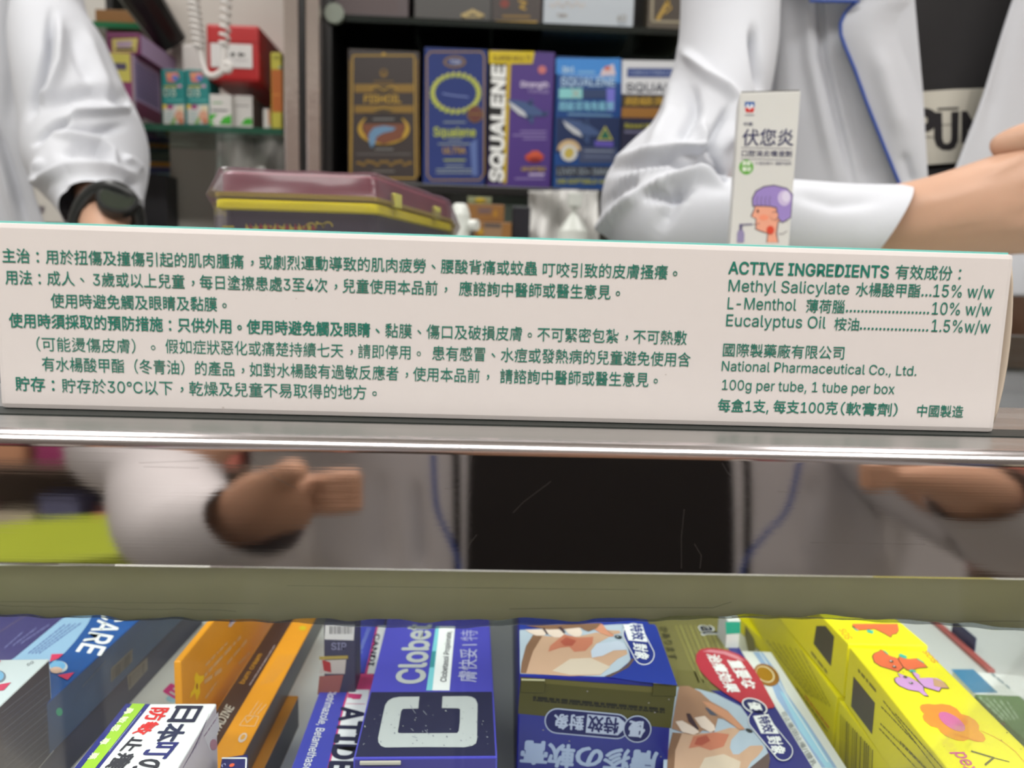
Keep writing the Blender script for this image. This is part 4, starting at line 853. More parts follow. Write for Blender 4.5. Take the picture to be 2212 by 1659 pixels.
# fish oil
t, b, f = bb('fish_oil_box', 'dark brown fish oil box with gold frame and a dolphin in a gold ring', 752, 904, 108, mat('fishoil_brown', (52, 44, 42), .4))
b.line(f, [(762, 120), (895, 120), (898, 385), (758, 385), (762, 120)], 2.6, GO); b.line(f, [(756, 128), (756, 380)], 3, GOd); b.line(f, [(901, 128), (904, 380)], 3, GOd)
b.poly(f, [(766, 182), (893, 182), (893, 200), (766, 200)], GOd, 2); b.oval(f, (829, 192), 26, 7, K(70, 58, 40), 3); b.line(f, [(800, 192), (815, 187), (829, 196), (843, 187), (858, 192)], 2, GO, 4)
b.text(f, 'FISHOIL', (787, 222), (866, 222), 16, GO, .03, 3); b.poly(f, [(766, 228), (893, 228), (893, 244), (766, 244)], GOd, 2); b.oval(f, (829, 238), 22, 6, K(70, 58, 40), 3); b.line(f, [(808, 238), (829, 233), (850, 238)], 2, GO, 4)
b.oval(f, (829, 279), 56, 34, GO, 4); b.oval(f, (829, 275), 47, 31, K(52, 44, 42), 5); b.poly(f, [(782, 268), (876, 268), (868, 300), (829, 312), (792, 300)], K(112, 66, 46), 6)
b.poly(f, [(797, 290), (808, 276), (830, 272), (856, 276), (850, 283), (828, 288), (814, 296), (810, 312), (802, 320), (797, 305)], K(96, 130, 160), 7); b.poly(f, [(786, 245), (872, 245), (866, 262), (794, 262)], K(44, 38, 38), 6)
b.line(f, [(806, 258), (852, 258)], 3, K(120, 120, 118), 7); b.line(f, [(810, 323), (850, 323)], 3, K(120, 120, 118), 7)
b.oval(f, (829, 158), 8, 9, GOd, 2); b.oval(f, (829, 156), 4, 5, K(52, 44, 42), 3); b.line(f, [(807, 176), (850, 176)], 2, GOd, 2)
for i in range(12): b.oval(f, (775+i*10, 352+4*math.sin(i*2)), 6, 3, GOd, 2)
b.line(f, [(770, 333), (888, 333)], 4, K(84, 80, 78), 2); b.line(f, [(806, 370), (852, 370)], 3, K(110, 106, 100), 2); b.oval(f, (829, 118), 4, 4, GO, 3); b.build('carton', t)
# squalene blue
t, b, f = bb('squalene_box', 'navy squalene box with a green-gold wreath and gold border', 915, 1050, 104, mat('squalene_navy', (48, 62, 118), .22, noise=.08, nscale=25))
Q = [(930, 112), (1040, 112), (1046, 122), (1046, 375), (1036, 389), (932, 389), (923, 378), (922, 122), (930, 112)]; b.line(f, Q, 2, GO)
LG = K(168, 178, 74)
for i in range(26):
    a = i/26*2*math.pi; x, y = 984+50*math.cos(a), 202+40*math.sin(a); b.oval(f, (x, y), 6.5, 4, LG, 2, ang=math.degrees(a)+40); b.oval(f, (x+2, y-4), 3, 3, K(190, 190, 90), 3)
b.line(f, [(956, 202), (975, 206), (1012, 210)], 2.5, K(120, 136, 190), 2); b.oval(f, (982, 134), 24, 13, GOd, 2); b.oval(f, (982, 134), 19, 9, K(48, 62, 118), 3); b.text(f, 'TGN', (972, 139), (994, 139), 9, K(170, 176, 200), .03, 4)
b.oval(f, (1026, 247), 17, 18, GOd, 3); b.oval(f, (1026, 247), 15, 16, K(98, 54, 50), 4); b.line(f, [(1015, 247), (1037, 247)], 3, GOd, 5)
b.text(f, 'Squalene', (937, 294), (1027, 295), 19, LG, .03); b.text(f, 'ULTRA', (957, 331), (1006, 332), 13, GO, .02)
for y, w in ((264, 24), (302, 15), (311, 36), (346, 24), (358, 20), (366, 40), (373, 40)): b.line(f, [(982-w, y), (982+w, y)], 2.6, K(136, 148, 150) if y != 346 else LG)
b.poly(f, [(1015, 310), (1030, 300), (1032, 380), (1020, 380)], K(84, 104, 158), 2); b.build('carton', t)
# purple SQUALENE
PUR = mat('purple_card', (74, 50, 124), .35)
t, b, f = bb('squalene_box', 'purple and black box with big vertical white SQUALENE letters and a shark', 1056, 1194, 110, PUR)
b.poly(f, [(1057, 110), (1092, 110), (1086, 395), (1055, 395)], K(24, 24, 26), 1); b.poly(f, [(1095, 135), (1104, 135), (1094, 396), (1086, 396)], K(188, 160, 24), 2); b.poly(f, [(1056, 110), (1155, 112), (1150, 138), (1057, 138)], K(208, 184, 22), 3)
b.text(f, 'SUPER MULTI', (1065, 132), (1146, 132), 11, K(120, 100, 20), .03, 4)
b.text(f, 'SQUALENE', (1086, 392), (1091, 145), (1059, 390), WH, .055, 4)
b.oval(f, (1171, 151), 9, 9, K(190, 110, 110), 2); b.text(f, 'Strength', (1124, 188), (1184, 189), 12, K(196, 184, 214), .04); b.text(f, 'Formula', (1142, 201), (1184, 202), 9, K(150, 134, 186), .02)
def shark(b, f, g, k=3):
    G = lambda L: [g(*p) for p in L]
    b.poly(f, G([(0, 0), (25, 2), (60, 8), (80, 22), (100, 34), (96, 40), (70, 40), (50, 46), (30, 36), (8, 20)]), K(62, 84, 128), k); b.poly(f, G([(2, 4), (20, 14), (45, 30), (52, 44), (30, 36), (10, 20)]), K(186, 190, 196), k+1)
    b.poly(f, G([(52, 10), (66, -4), (68, 14)]), K(50, 70, 112), k); b.poly(f, G([(50, 40), (66, 62), (70, 40)]), K(58, 80, 124), k); b.poly(f, G([(92, 30), (112, 30), (98, 42)]), K(58, 78, 120), k)
shark(b, f, lambda x, y: (1096+x*.82, 215+y*.9))
for y, x0 in ((284, 1124), (292, 1108), (300, 1130)): b.line(f, [(x0, y), (1180, y)], 2.8, K(140, 124, 176))
b.oval(f, (1154, 340), 20, 11, K(176, 62, 40), 2); b.poly(f, [(1134, 340), (1150, 326), (1162, 326), (1176, 338)], K(196, 84, 56), 3); b.oval(f, (1156, 346), 12, 5, K(130, 34, 30), 4)
b.text(f, '400 SOFTGELS', (1126, 369), (1178, 369), 8, K(188, 160, 40), .03); b.line(f, [(1142, 377), (1176, 377)], 4, K(196, 184, 214)); b.line(f, [(1112, 386), (1176, 386)], 3, K(140, 124, 176)); b.build('carton', t)
# 3in1
t, b, f = bb('squalene_box', 'bright blue 3in1 box with a shark and a holographic band', 1199, 1341, 124, mat('ocean_blue', (26, 70, 134), .3, noise=.2, nscale=14))
b.poly(f, [(1201, 126), (1340, 126), (1340, 180), (1201, 160)], K(58, 132, 206), 1); b.text(f, '3in1', (1214, 157), (1240, 157), 12, K(180, 210, 230), .04, 3); b.line(f, [(1248, 156), (1285, 156)], 5, K(120, 170, 214), 2)
b.poly(f, [(1300, 150), (1325, 138), (1330, 162), (1296, 164)], K(206, 190, 196), 2); b.oval(f, (1312, 148), 7, 5, K(200, 110, 90), 3)
b.text(f, 'SQUALENE', (1211, 186), (1328, 186), 17, K(158, 186, 216), .04, 3); b.line(f, [(1212, 165), (1330, 165)], 2, K(150, 180, 220), 2)
b.poly(f, [(1208, 191), (1258, 191), (1258, 213), (1207, 213)], K(130, 196, 198), 2); b.poly(f, [(1258, 193), (1310, 193), (1309, 213), (1258, 213)], K(40, 60, 100), 2); b.line(f, [(1236, 194), (1252, 210)], 2, K(190, 170, 150), 3); b.line(f, [(1252, 194), (1236, 210)], 2, K(190, 170, 150), 3)
b.poly(f, [(1310, 191), (1328, 191), (1327, 240), (1311, 240)], K(110, 110, 200), 3)
b.text(f, '超級深海角鯊烯', (1207, 239), (1325, 240), 20, K(120, 180, 206), .03, 3); b.line(f, [(1226, 247), (1322, 250)], 3, K(120, 160, 190), 2)
b.poly(f, [(1202, 254), (1340, 254), (1338, 330), (1200, 330)], K(18, 40, 84), 1); shark(b, f, lambda x, y: (1214+x*.85, 257+y*.9))
b.poly(f, [(1307, 272), (1324, 303), (1290, 303)], K(180, 176, 80), 4); b.poly(f, [(1307, 278), (1319, 300), (1295, 300)], K(30, 96, 80), 5); b.poly(f, [(1285, 304), (1325, 306), (1324, 318), (1284, 316)], K(92, 80, 170), 4)
b.oval(f, (1229, 325), 25, 23, K(196, 170, 130), 4, a0=180, a1=360); b.oval(f, (1229, 331), 18, 18, K(206, 208, 206), 5); b.oval(f, (1229, 331), 10, 12, K(190, 170, 80), 6, ang=30)
b.poly(f, [(1252, 318), (1332, 320), (1330, 352), (1250, 352)], K(64, 74, 104), 3); b.line(f, [(1262, 326), (1325, 327)], 2.5, K(140, 150, 170), 4); b.line(f, [(1262, 338), (1320, 339)], 2.5, K(110, 120, 150), 4)
b.poly(f, [(1200, 358), (1338, 360), (1336, 382), (1200, 382)], K(44, 48, 60), 2); b.text(f, 'LIVER 30+ IMMUN', (1204, 377), (1330, 378), 13, K(130, 140, 150), .03, 3); b.text(f, '180 SOFTGELS VALUE', (1202, 396), (1330, 397), 9, K(176, 176, 40), .03, 3); b.build('carton', t)
# white and gold
t, b, f = bb('squalene_box', 'white and navy squalene box half hidden behind the coat sleeve', 1344, 1480, 130, mat('navy_card', (38, 40, 66), .35))
b.poly(f, [(1344, 130), (1480, 132), (1480, 205), (1343, 203)], K(206, 208, 212), 1); b.poly(f, [(1355, 147), (1480, 148), (1480, 168), (1354, 167)], K(44, 66, 128), 2); b.text(f, 'COMPLEX FORMULATION', (1360, 162), (1470, 163), 10, K(150, 165, 200), 0, 3)
b.text(f, 'SQUALENE', (1352, 198), (1505, 199), 18, K(70, 74, 88), .02, 3); b.poly(f, [(1344, 207), (1480, 208), (1480, 230), (1343, 229)], K(74, 60, 34), 2); b.text(f, '超級深海', (1350, 227), (1470, 228), 17, GO, .03, 3)
b.poly(f, [(1343, 232), (1480, 234), (1480, 256), (1342, 254)], K(150, 104, 44), 2); b.text(f, 'Based Wellness', (1350, 276), (1450, 277), 9, K(180, 176, 60), .02, 3); b.line(f, [(1348, 285), (1400, 286)], 5, K(110, 110, 140), 3); b.build('carton', t)
# upper shelf
zb = zu
for nm, lb, x0, x1, mm, art in (('gift_box', 'dark brown ribbed box at the left end of the upper shelf', 720, 882, mat('upper_brown', (78, 66, 68), .45), 0), ('gift_box', 'charcoal box with a small gold crown emblem on the upper shelf', 895, 1060, mat('upper_charcoal', (66, 64, 62), .4), 1),
                                ('gift_box', 'dark brown box with a gold stripe and gold script on the upper shelf', 1064, 1170, mat('upper_dark', (54, 44, 40), .4), 2), ('gift_box', 'silver white box marked 60 on the upper shelf', 1174, 1369, mat('upper_silver', (176, 184, 192), .35), 3),
                                ('gift_box', 'dark box with gold flourishes beside the coat on the upper shelf', 1400, 1490, mat('upper_gold', (76, 66, 50), .4), 4)):
    t, b, f = bb(nm, lb, x0, x1, -150, mm, .12 if art != 4 else .1, zu, group='gift boxes on the upper glass shelf')
    if art == 0:
        for i in range(5): b.line(f, [(735, 30-i*9), (770, 24-i*9), (860, 26-i*9)], 2, K(90, 70, 66))
    if art == 1:
        for i in range(7): b.oval(f, (1000+i*7, 34-(6-abs(i-3)*2)*1.6), 4, 5, K(176, 156, 104), 2)
        b.line(f, [(998, 37), (1045, 37)], 3, K(176, 156, 104), 2)
    if art == 2:
        b.line(f, [(1070, 47), (1160, 48)], 5, GO); b.line(f, [(1085, 35), (1145, 36)], 5, GOd); b.line(f, [(1120, 2), (1138, 6), (1122, 16), (1136, 20)], 4, GO); b.oval(f, (1090, 8), 10, 9, K(120, 50, 40))
    if art == 3:
        b.text(f, '60', (1333, 46), (1352, 46), 14, K(150, 146, 140), .02); b.line(f, [(1335, 52), (1352, 52)], 2.5, K(140, 150, 160)); b.text(f, 'TGN', (1203, 37), (1224, 37), 7, K(150, 136, 124), .03)
        for i in range(14): b.oval(f, (1190+i*5.5, 10+5*math.sin(i*1.7)), 4, 3, K(186, 182, 180))
    if art == 4:
        b.poly(f, [(1410, -20), (1490, -20), (1490, 48), (1408, 46)], K(60, 50, 38)); b.line(f, [(1410, -20), (1408, 46), (1480, 48)], 5, K(150, 140, 116), 2)
        for i in range(6): b.oval(f, (1422+i*4, 40-i*7), 5, 4, GO, 3)
        b.line(f, [(1438, 0), (1450, 18), (1436, 30)], 3, GO, 3)
    b.build('carton', t)
# lower ledge goods, between tin and coat
def low(name, label, cat, x0, x1, y0, y1, m, d=.04, Y=.86, art=None, bev=.001, fm=None):
    a = at(x0, (y0+y1)/2, Y).x; c = at(x1, (y0+y1)/2, Y).x; zb_ = max(at((x0+x1)/2, y1, Y).z, zl+.0003) if y1 < 600 else zl+.0002
    t, b, f = carton(name, label, cat, a, c, Y, Y+d, zb_, at((x0+x1)/2, y0, Y).z, m, fm, bev)
    if art: art(b, f)
    b.build('carton', t); return t
BRO = mat('amber_box', (138, 96, 48), .4, noise=.06, nscale=60)
def aa(b, f): b.poly(f, [(1030, 447), (1064, 447), (1062, 463), (1032, 463)], K(122, 92, 74), 1); b.line(f, [(1036, 455), (1058, 455)], 4, K(96, 80, 90), 2); b.oval(f, (1070, 462), 5, 7, K(168, 120, 40), 1)
def ab(b, f): b.poly(f, [(1044, 484), (1086, 484), (1082, 515), (1046, 515)], K(140, 112, 84), 1); b.line(f, [(1046, 486), (1082, 488)], 9, K(86, 76, 72), 2); b.oval(f, (1038, 500), 6, 7, K(180, 140, 40), 1)
low('amber_box', 'lower amber brown box with grey label, behind the white carton', 'box', 1022, 1102, 479, 700, BRO, .08, .86, ab)
low('amber_box', 'upper amber brown box stacked on another, behind the gift tin', 'box', 1007, 1089, 441, 478, BRO, .08, .865, aa)
zam = at(1050, 441, .865).z
def ac(b, f): b.oval(f, (1037, 433), 12, 5, K(206, 176, 40), 1); b.line(f, [(1026, 434), (1052, 434)], 3, K(186, 110, 50), 1)
low('flat_carton', 'flat green and yellow pack on top of the amber boxes', 'box', 1010, 1062, 425, 440, K(126, 130, 96), .06, .865, ac)
low('flat_carton', 'pale green flat pack leaning out past the amber boxes', 'box', 1063, 1135, 426, 700, K(158, 176, 164), .02, 1.10)
low('white_carton', 'small white carton showing above the flat packs', 'box', 968, 1072, 400, 700, K(206, 212, 206), .03, 1.13)
low('black_phone', 'black boxy handset standing behind the amber boxes', 'handset', 1104, 1142, 446, 700, mat('handset', (34, 36, 44), .3), .02, .90)
t = thing('white_bottle', 'white plastic bottle standing beside the gift tin', 'bottle', tuple(at(994, 600, .84)))
q = at(994, 440, .84); zz_ = q.z; V = []; b = MB()
b.tube([(q.x, .84, zl), (q.x, .84, zz_-.012), (q.x, .84, zz_-.004), (q.x, .84, zz_)], [.0115, .0115, .009, .006], mat('bottle_white', (214, 218, 212), .35), 24); b.build('bottle_body', t, smooth=False)
MB().tube([(q.x+.012, .83, at(1014, 486, .83).z), (q.x+.02, .826, at(1014, 486, .83).z)], .006, mat('bottle_white', ()), 16).build('spout', t)
# grey sheet added for the coat's mirror reflection; white cone bottle near the sleeve
bag = MB(); V = []; Fs = []
for i in range(25):
    for j in range(31):
        x = 1142+150*j/30; y = 412+180*i/24; V.append(at(x, y, .95+.012*math.sin(j*.55+i*.12)+.01*math.sin(i*.4-j*.2)))
        if i and j: k = i*31+j; Fs.append((k-32, k-31, k, k-1))
o = bag.add(V, Fs, mat('drape_grey', (208, 207, 204), .3, spec=.6)).build('grey_drape', None, smooth=True, label='grey draped sheet standing in for the mirrored coat under the black shelf', cat='bag'); o.modifiers.new('t', 'SOLIDIFY').thickness = .002
t = thing('cone_bottle', 'white cone-shaped bottle with a square cap in front of the grey sheet', 'bottle', tuple(at(1238, 600, .88)))
q = at(1238, 500, .88); b = MB(); b.tube([(q.x, .88, zl), (q.x, .88, at(1238, 500, .88).z), (q.x, .88, at(1238, 478, .88).z), (q.x, .88, at(1238, 462, .88).z)], [.018, .018, .010, .004], mat('bottle_white', ()), 20); b.build('bottle_body', t)
b = MB(); cz0, cz1 = at(1240, 447, .88).z, at(1240, 418, .88).z; b.bx(q.x-.0075, q.x+.0085, .873, .889, cz0, cz1, mat('bottle_white', ()), .001); b.tube([(q.x, .88, at(1238, 464, .88).z), (q.x, .88, cz0)], .003, mat('bottle_white', ()), 8); b.build('cap', t)

# ---------------------------------------------------------------- left side: chrome posts, pillar, glass shelves
CHR = mat('chrome', (226, 212, 206), .14, .88, bump=.5, nscale=30)
def post(name, label, x0, x1, m, Y, d, yy=200):
    a = at(x0, yy, Y).x; c = at(x1, yy, Y).x
    t = MB(); t.bx(a, c, Y, Y+d, -.95, 1.25, m, .002); return t.build(name, None, label=label, cat='post')
post('chrome_post', 'left chrome upright beside the black strip', 613, 645, CHR, .96, .02); post('black_seal_strip', 'thin black seal strip between two chrome uprights', 646, 659, BLK, .965, .012)
post('chrome_post', 'right chrome upright next to the black cabinet side', 661, 690, CHR, .96, .02)
PLW = mat('pillar_grey', (190, 184, 176), .35, noise=.08, nscale=10)
a, c_ = at(364, 300, 1.14).x, at(640, 300, 1.14).x
o = MB().bx(a, c_, 1.14, 1.35, -.95, 1.59, PLW, .004).build('pillar'); tag(o, 'grey panelled pillar behind the red call point', 'pillar')
rk = thing('glass_shelf_rack', 'rack of green-edged glass shelves at the left behind the coats', 'shelf rack', (at(300, 300, 1.2).x, 1.2, -.95))
z1s = at(450, 272, 1.0).z; xa, xb = at(60, 300, 1.0).x, at(611, 300, 1.0).x
b = MB(); b.bx(xa, xb, 1.002, 1.135, z1s-.008, z1s, SHG, 0); b.bx(xa, xb, .999, 1.002, z1s-.008, z1s, EDGE, 0); b.bx(xa, a-.004, 1.135, 1.4, z1s-.008, z1s, SHG, 0); b.build('glass_shelf', rk, label='glass shelf carrying the teal boxes')
z2s = at(270, 49, 1.15).z; xa2, xb2 = at(60, 60, 1.15).x, at(345, 60, 1.15).x
b = MB(); b.bx(xa2, xb2, 1.152, 1.45, z2s-.008, z2s, SHG, 0); b.bx(xa2, xb2, 1.149, 1.152, z2s-.008, z2s, mat('edge_bright', (50, 130, 90), .15), 0); b.build('glass_shelf', rk)
z3s = at(340, 495, 1.15).z; MB().bx(xa2, a-.004, 1.08, 1.45, z3s-.01, z3s, mat('shelf_dark', (44, 44, 42), .4), 0).build('shelf_board', rk)
z4s = at(340, 330, 1.3).z; b = MB(); b.bx(xa2, a-.004, 1.2, 1.45, z4s-.008, z4s, SHG, 0); b.build('glass_shelf', rk)
MB().bx(xa2-.02, a-.003, 1.46, 1.48, -.95, 1.2, mat('rack_back', (62, 64, 58), .5, noise=.2, nscale=6), 0).build('back_panel', rk)
for i in range(2): MB().bx(xa2-.02+i*(a-.006-xa2), xa2-.008+i*(a-.006-xa2), 1.42, 1.46, -.95, 1.2, BLK, 0).build('upright', rk)
# black slanting bar behind the purple boxes
p0, p1 = at(250, -40, 1.05), at(372, 95, 1.12)
o = MB().tube([p0+Vector((.0, 0, .03)), p1], [.030, .022], BLK, 12).build('slanted_bar'); tag(o, 'black slanted bar crossing behind the red call point and purple boxes', 'rail')
# purple boxes
PB = mat('purple_box_face', (150, 72, 116), .4); PS = mat('purple_box_side', (176, 156, 196), .45); PT = mat('purple_box_top', (124, 60, 100), .4); YC_ = K(222, 214, 110); CRM = K(206, 190, 196)
def purple(label, x0, x1, y0, Y, zb, y1l, d=.085, side=True):
    a_ = at(x0, 200, Y).x; c = at(x1, 200, Y).x; ztp = at((x0+x1)/2, y0, Y).z
    t, b, f = carton('lozenge_box', label, 'box', a_, c, Y, Y+d, zb, ztp, PB, {1: PS, 5: PT}, .0012, 'purple lozenge boxes on the glass shelf'); H_ = ztp-zb; Wx = c-a_
    b.upoly(f, [(.03*Wx, H_*.60), (.97*Wx, H_*.60), (.97*Wx, H_*.985), (.03*Wx, H_*.985)], YC_, 1); b.upoly(f, [(.2*Wx, H_*.76), (.85*Wx, H_*.76), (.85*Wx, H_*.85), (.2*Wx, H_*.85)], K(96, 90, 120), 2)
    g = Face((c, Y, zb), (0, 1, 0), (0, 0, 1), 2.5e-4)
    b.upoly(g, [(0, H_*.01), (d*.07, H_*.01), (d*.07, H_*.99), (0, H_*.99)], CRM, 1)
    if side:
        b.upoly(g, [(.12*d, H_*.42), (.93*d, H_*.42), (.93*d, H_*.92), (.12*d, H_*.92)], K(130, 122, 162), 1); b.upoly(g, [(.1*d, 0), (d, 0), (d, H_*.38), (.1*d, H_*.38)], K(112, 52, 84), 1); b.upoly(g, [(.3*d, .02*H_), (.9*d, .02*H_), (.9*d, H_*.18), (.3*d, H_*.18)], K(176, 168, 172), 2); b.upoly(g, [(.5*d, .04*H_), (.7*d, .04*H_), (.7*d, H_*.15), (.5*d, H_*.15)], K(96, 70, 100), 3)
        for r in range(9): b.upoly(g, [(.18*d, H_*(.47+.048*r)), (.85*d, H_*(.47+.048*r)), (.85*d, H_*(.485+.048*r)), (.18*d, H_*(.485+.048*r))], K(112, 100, 142), 2)
    b.build('carton', t); return ztp
za = purple('purple lozenge box with yellow label standing at the front of the left shelf', 214, 286, 112, 1.02, z1s, 265)
purple('purple lozenge box standing just behind the front one with the yellow label', 214, 286, 112, 1.108, z1s, 265)
a_ = at(230, 100, 1.03).x; c = at(304, 100, 1.03).x; ztp = at(270, 70, 1.03).z
t, b, f = carton('lozenge_box', 'purple lozenge box lying on top of the upright purple ones', 'box', a_, c, 1.03, 1.28, za+.0003, ztp, PT, {1: PS}, .0012, 'purple lozenge boxes on the glass shelf')
b.poly(f, [(242, 84), (298, 82), (295, 112), (243, 113)], K(214, 202, 120), 1); b.poly(f, [(252, 90), (286, 88), (284, 102), (254, 103)], K(190, 170, 190), 2); b.line(f, [(250, 107), (290, 106)], 4, K(60, 50, 60), 2); b.line(f, [(234, 75), (300, 73)], 3, K(170, 110, 150), 1); b.build('carton', t)
# D3 boxes
TE = mat('teal_card', (30, 128, 126), .38)
def d3(label, x0, x1):
    a_ = at(x0, 210, 1.005).x; c = at(x1, 210, 1.005).x
    t, b, f = carton('vitamin_box', label, 'box', a_, c, 1.005, 1.045, z1s, at((x0+x1)/2, 150, 1.005).z, TE, None, .001, 'teal D3 boxes')
    s = x0-350; G = lambda L: [(x+s, y) for x, y in L]
    b.poly(f, G([(353, 228), (398, 226), (399, 268), (354, 268)]), K(206, 204, 200), 1); b.poly(f, G([(353, 225), (370, 230), (352, 236)]), K(220, 190, 60), 2); b.oval(f, (368+s, 231), 7, 5, K(156, 60, 120), 3)
    b.oval(f, (390+s, 236), 8, 9, K(214, 204, 172), 3); b.oval(f, (388+s, 250), 10, 11, K(206, 154, 128), 4); b.oval(f, (392+s, 262), 7, 6, K(186, 120, 90), 5); b.poly(f, G([(368, 268), (384, 240), (378, 268)]), K(130, 170, 90), 3)
    for y in (243, 249, 255, 261): b.line(f, G([(357, y), (374, y)]), 2, K(150, 190, 190), 3)
    b.text(f, 'D3', (355+s, 208), (380+s, 208), 16, K(206, 220, 206), .008); b.line(f, G([(355, 187), (382, 187)]), 4, K(176, 160, 50)); b.line(f, G([(358, 216), (396, 217)]), 4, K(90, 170, 166)); b.oval(f, (388+s, 186), 5, 3.5, K(200, 150, 180))
    b.poly(f, G([(358, 157), (384, 156), (388, 168), (378, 178), (362, 177)]), K(206, 120, 110), 2); b.oval(f, (379+s, 169), 7, 6, K(90, 120, 190), 3); b.oval(f, (366+s, 163), 4, 3, K(220, 170, 110), 3); b.oval(f, (376+s, 161), 4, 2, K(230, 160, 160), 4)
    b.build('carton', t)
d3('left of the two teal D3 vitamin boxes, next to the purple boxes', 350, 400); d3('right of the two teal D3 vitamin boxes, next to the white green box', 402, 452)
def sh(name, label, x0, x1, y0, m, Y=1.005, d=.04, fm=None, cat='box'):
    a_ = at(x0, 230, Y).x; c = at(x1, 230, Y).x; return carton(name, label, cat, a_, c, Y, Y+d, z1s, at((x0+x1)/2, y0, Y).z, m, fm, .001)
GR = K(62, 168, 46); WCD = mat('white_green_card', (208, 206, 202), .4)
t, b, f = sh('herbal_box', 'white box with green leaves standing right of the teal boxes', 453, 500, 204, WCD)
b.poly(f, [(452, 248), (462, 246), (470, 246), (456, 262), (465, 270), (452, 270)], GR, 1); b.poly(f, [(474, 268), (482, 254), (499, 248), (500, 269)], GR, 2); b.line(f, [(459, 222), (480, 222)], 3, K(120, 170, 120)); b.line(f, [(458, 238), (492, 239)], 4, K(120, 120, 124)); b.build('carton', t)
t, b, f = sh('herbal_box', 'white and green box with a brown side, under the red call point', 506, 545, 206, WCD, 1.015, .055, {1: mat('brown_side', (92, 72, 66), .4)})
b.poly(f, [(520, 270), (530, 256), (544, 255), (545, 270)], GR, 2); b.line(f, [(508, 228), (538, 229)], 3, K(150, 146, 146)); b.build('carton', t)
t, b, f = sh('slim_box', 'slim white pack with an orange edge leaning near the yellow box', 568, 583, 235, WCD, 1.02, .05); b.line(f, [(581, 236), (582, 270)], 3, K(226, 150, 90), 1); b.build('carton', t)
t, b, f = sh('slim_box', 'tall yellow and orange box beside the chrome upright', 586, 608, 113, K(186, 178, 66), 1.01, .05)
b.poly(f, [(586, 150), (609, 150), (610, 242), (588, 242)], K(176, 96, 34), 1); b.line(f, [(590, 124), (604, 124)], 7, K(150, 146, 56), 2); b.line(f, [(590, 205), (606, 205)], 3, K(206, 130, 60), 2); b.oval(f, (605, 146), 3, 2, K(110, 160, 170), 2); b.build('carton', t)
# red call point on the pillar
RY = 1.0; RED = mat('call_point_red', (172, 28, 30), .35, noise=.04, nscale=60)
x0_, x1_ = at(446, 120, RY).x, at(560, 120, RY).x; zt0, zb0 = at(503, 52, RY).z, at(503, 174, RY).z
t = thing('fire_call_point', 'red manual fire alarm call point with a white panel, mounted on the pillar', 'alarm call point', ((x0_+x1_)/2, 1.07, zb0))
b = MB(); b.bx(x0_, x1_, RY, 1.139, zb0, zt0, RED, .004); f = Face((x0_, RY, zb0), (1, 0, 0), (0, 0, 1), 2.5e-4)
b.line(f, [(446, 91), (558, 92)], 2, K(120, 22, 24)); hs_ = b.build('housing', t)
b = MB(); pf0, pf1 = f.uv((456, 145)), f.uv((545, 97)); Pn = Face((x0_, RY-.0012, zb0), (1, 0, 0), (0, 0, 1), 2.5e-4)
b.bx(x0_+pf0[0], x0_+pf1[0], RY-.0012, RY-.0002, zb0+pf0[1], zb0+pf1[1], K(214, 212, 210), .0004)
b.oval(Pn, (503, 118), 4.5, 4.5, K(40, 40, 40)); b.poly(Pn, [(513, 118), (520, 112), (520, 116), (529, 116), (529, 121), (520, 121), (520, 124)], K(40, 40, 40)); b.poly(Pn, [(493, 118), (486, 112), (486, 116), (477, 116), (477, 121), (486, 121), (486, 124)], K(40, 40, 40)); b.line(Pn, [(505, 129), (536, 130)], 3, K(190, 186, 186)); b.build('white_panel', hs_, label='white panel with black arrows')
# coiled cord hanging in front
CW = mat('cord_white', (206, 202, 198), .4)
cd = thing('coiled_cord', 'white coiled cord looping down in front of the red call point', 'cord', tuple(at(450, 0, .93)))
b = MB(); pts = []
def coil(xa_, ya_, xb_, yb_, turns, r):
    A, B_ = at(xa_, ya_, .93), at(xb_, yb_, .93); n = turns*14; out = []
    for i in range(n+1):
        t_ = i/n; p = A+(B_-A)*t_; an = 2*math.pi*turns*t_; out.append(p+Vector((math.cos(an)*r, math.sin(an)*r, 0)))
    return out
b.tube(coil(413, -40, 430, 104, 11, .0055), .0021, CW, 8); b.tube(coil(492, -60, 484, 100, 9, .005), .0019, CW, 8); b.build('coil', cd, smooth=True)
b = MB(); L_ = [(430, 100), (436, 130), (446, 158), (460, 164), (478, 155), (487, 138), (496, 140), (494, 152), (484, 150), (482, 132), (484, 112), (484, 98)]
b.tube([Vector(p) for p in cr([tuple(at(x, y, .93)) for x, y in L_], 6)], .0037, CW, 10); b.build('straight_cord', cd, smooth=True)
t_ = MB(); a2, c2_ = at(399, 130, 1.0).x, at(441, 130, 1.0).x; zt2 = at(420, 95, 1.06).z
o = MB().bx(at(400, 140, 1.1).x, at(442, 140, 1.1).x, 1.09, 1.10, z1s, at(430, 100, 1.1).z, CW, .003).build('white_card_holder'); tag(o, 'white plastic holder behind the coiled cord', 'holder')
# grey rolled bags under the glass shelf
V = []; Fs = []
for i in range(25):
    for j in range(31):
        x = 468+146*j/30; y = 292+260*i/24; V.append(at(x, y, 1.06+.010*math.sin(j*.45+i*.25)+.008*math.sin(i*.55-j*.3)))
        if i and j: k = i*31+j; Fs.append((k-32, k-31, k, k-1))
o = MB().add(V, Fs, mat('drape_grey', ())).build('grey_drape', None, smooth=True, label='crumpled grey plastic bag hanging under the glass shelf, left of the chrome uprights', cat='bag'); o.modifiers.new('t', 'SOLIDIFY').thickness = .002
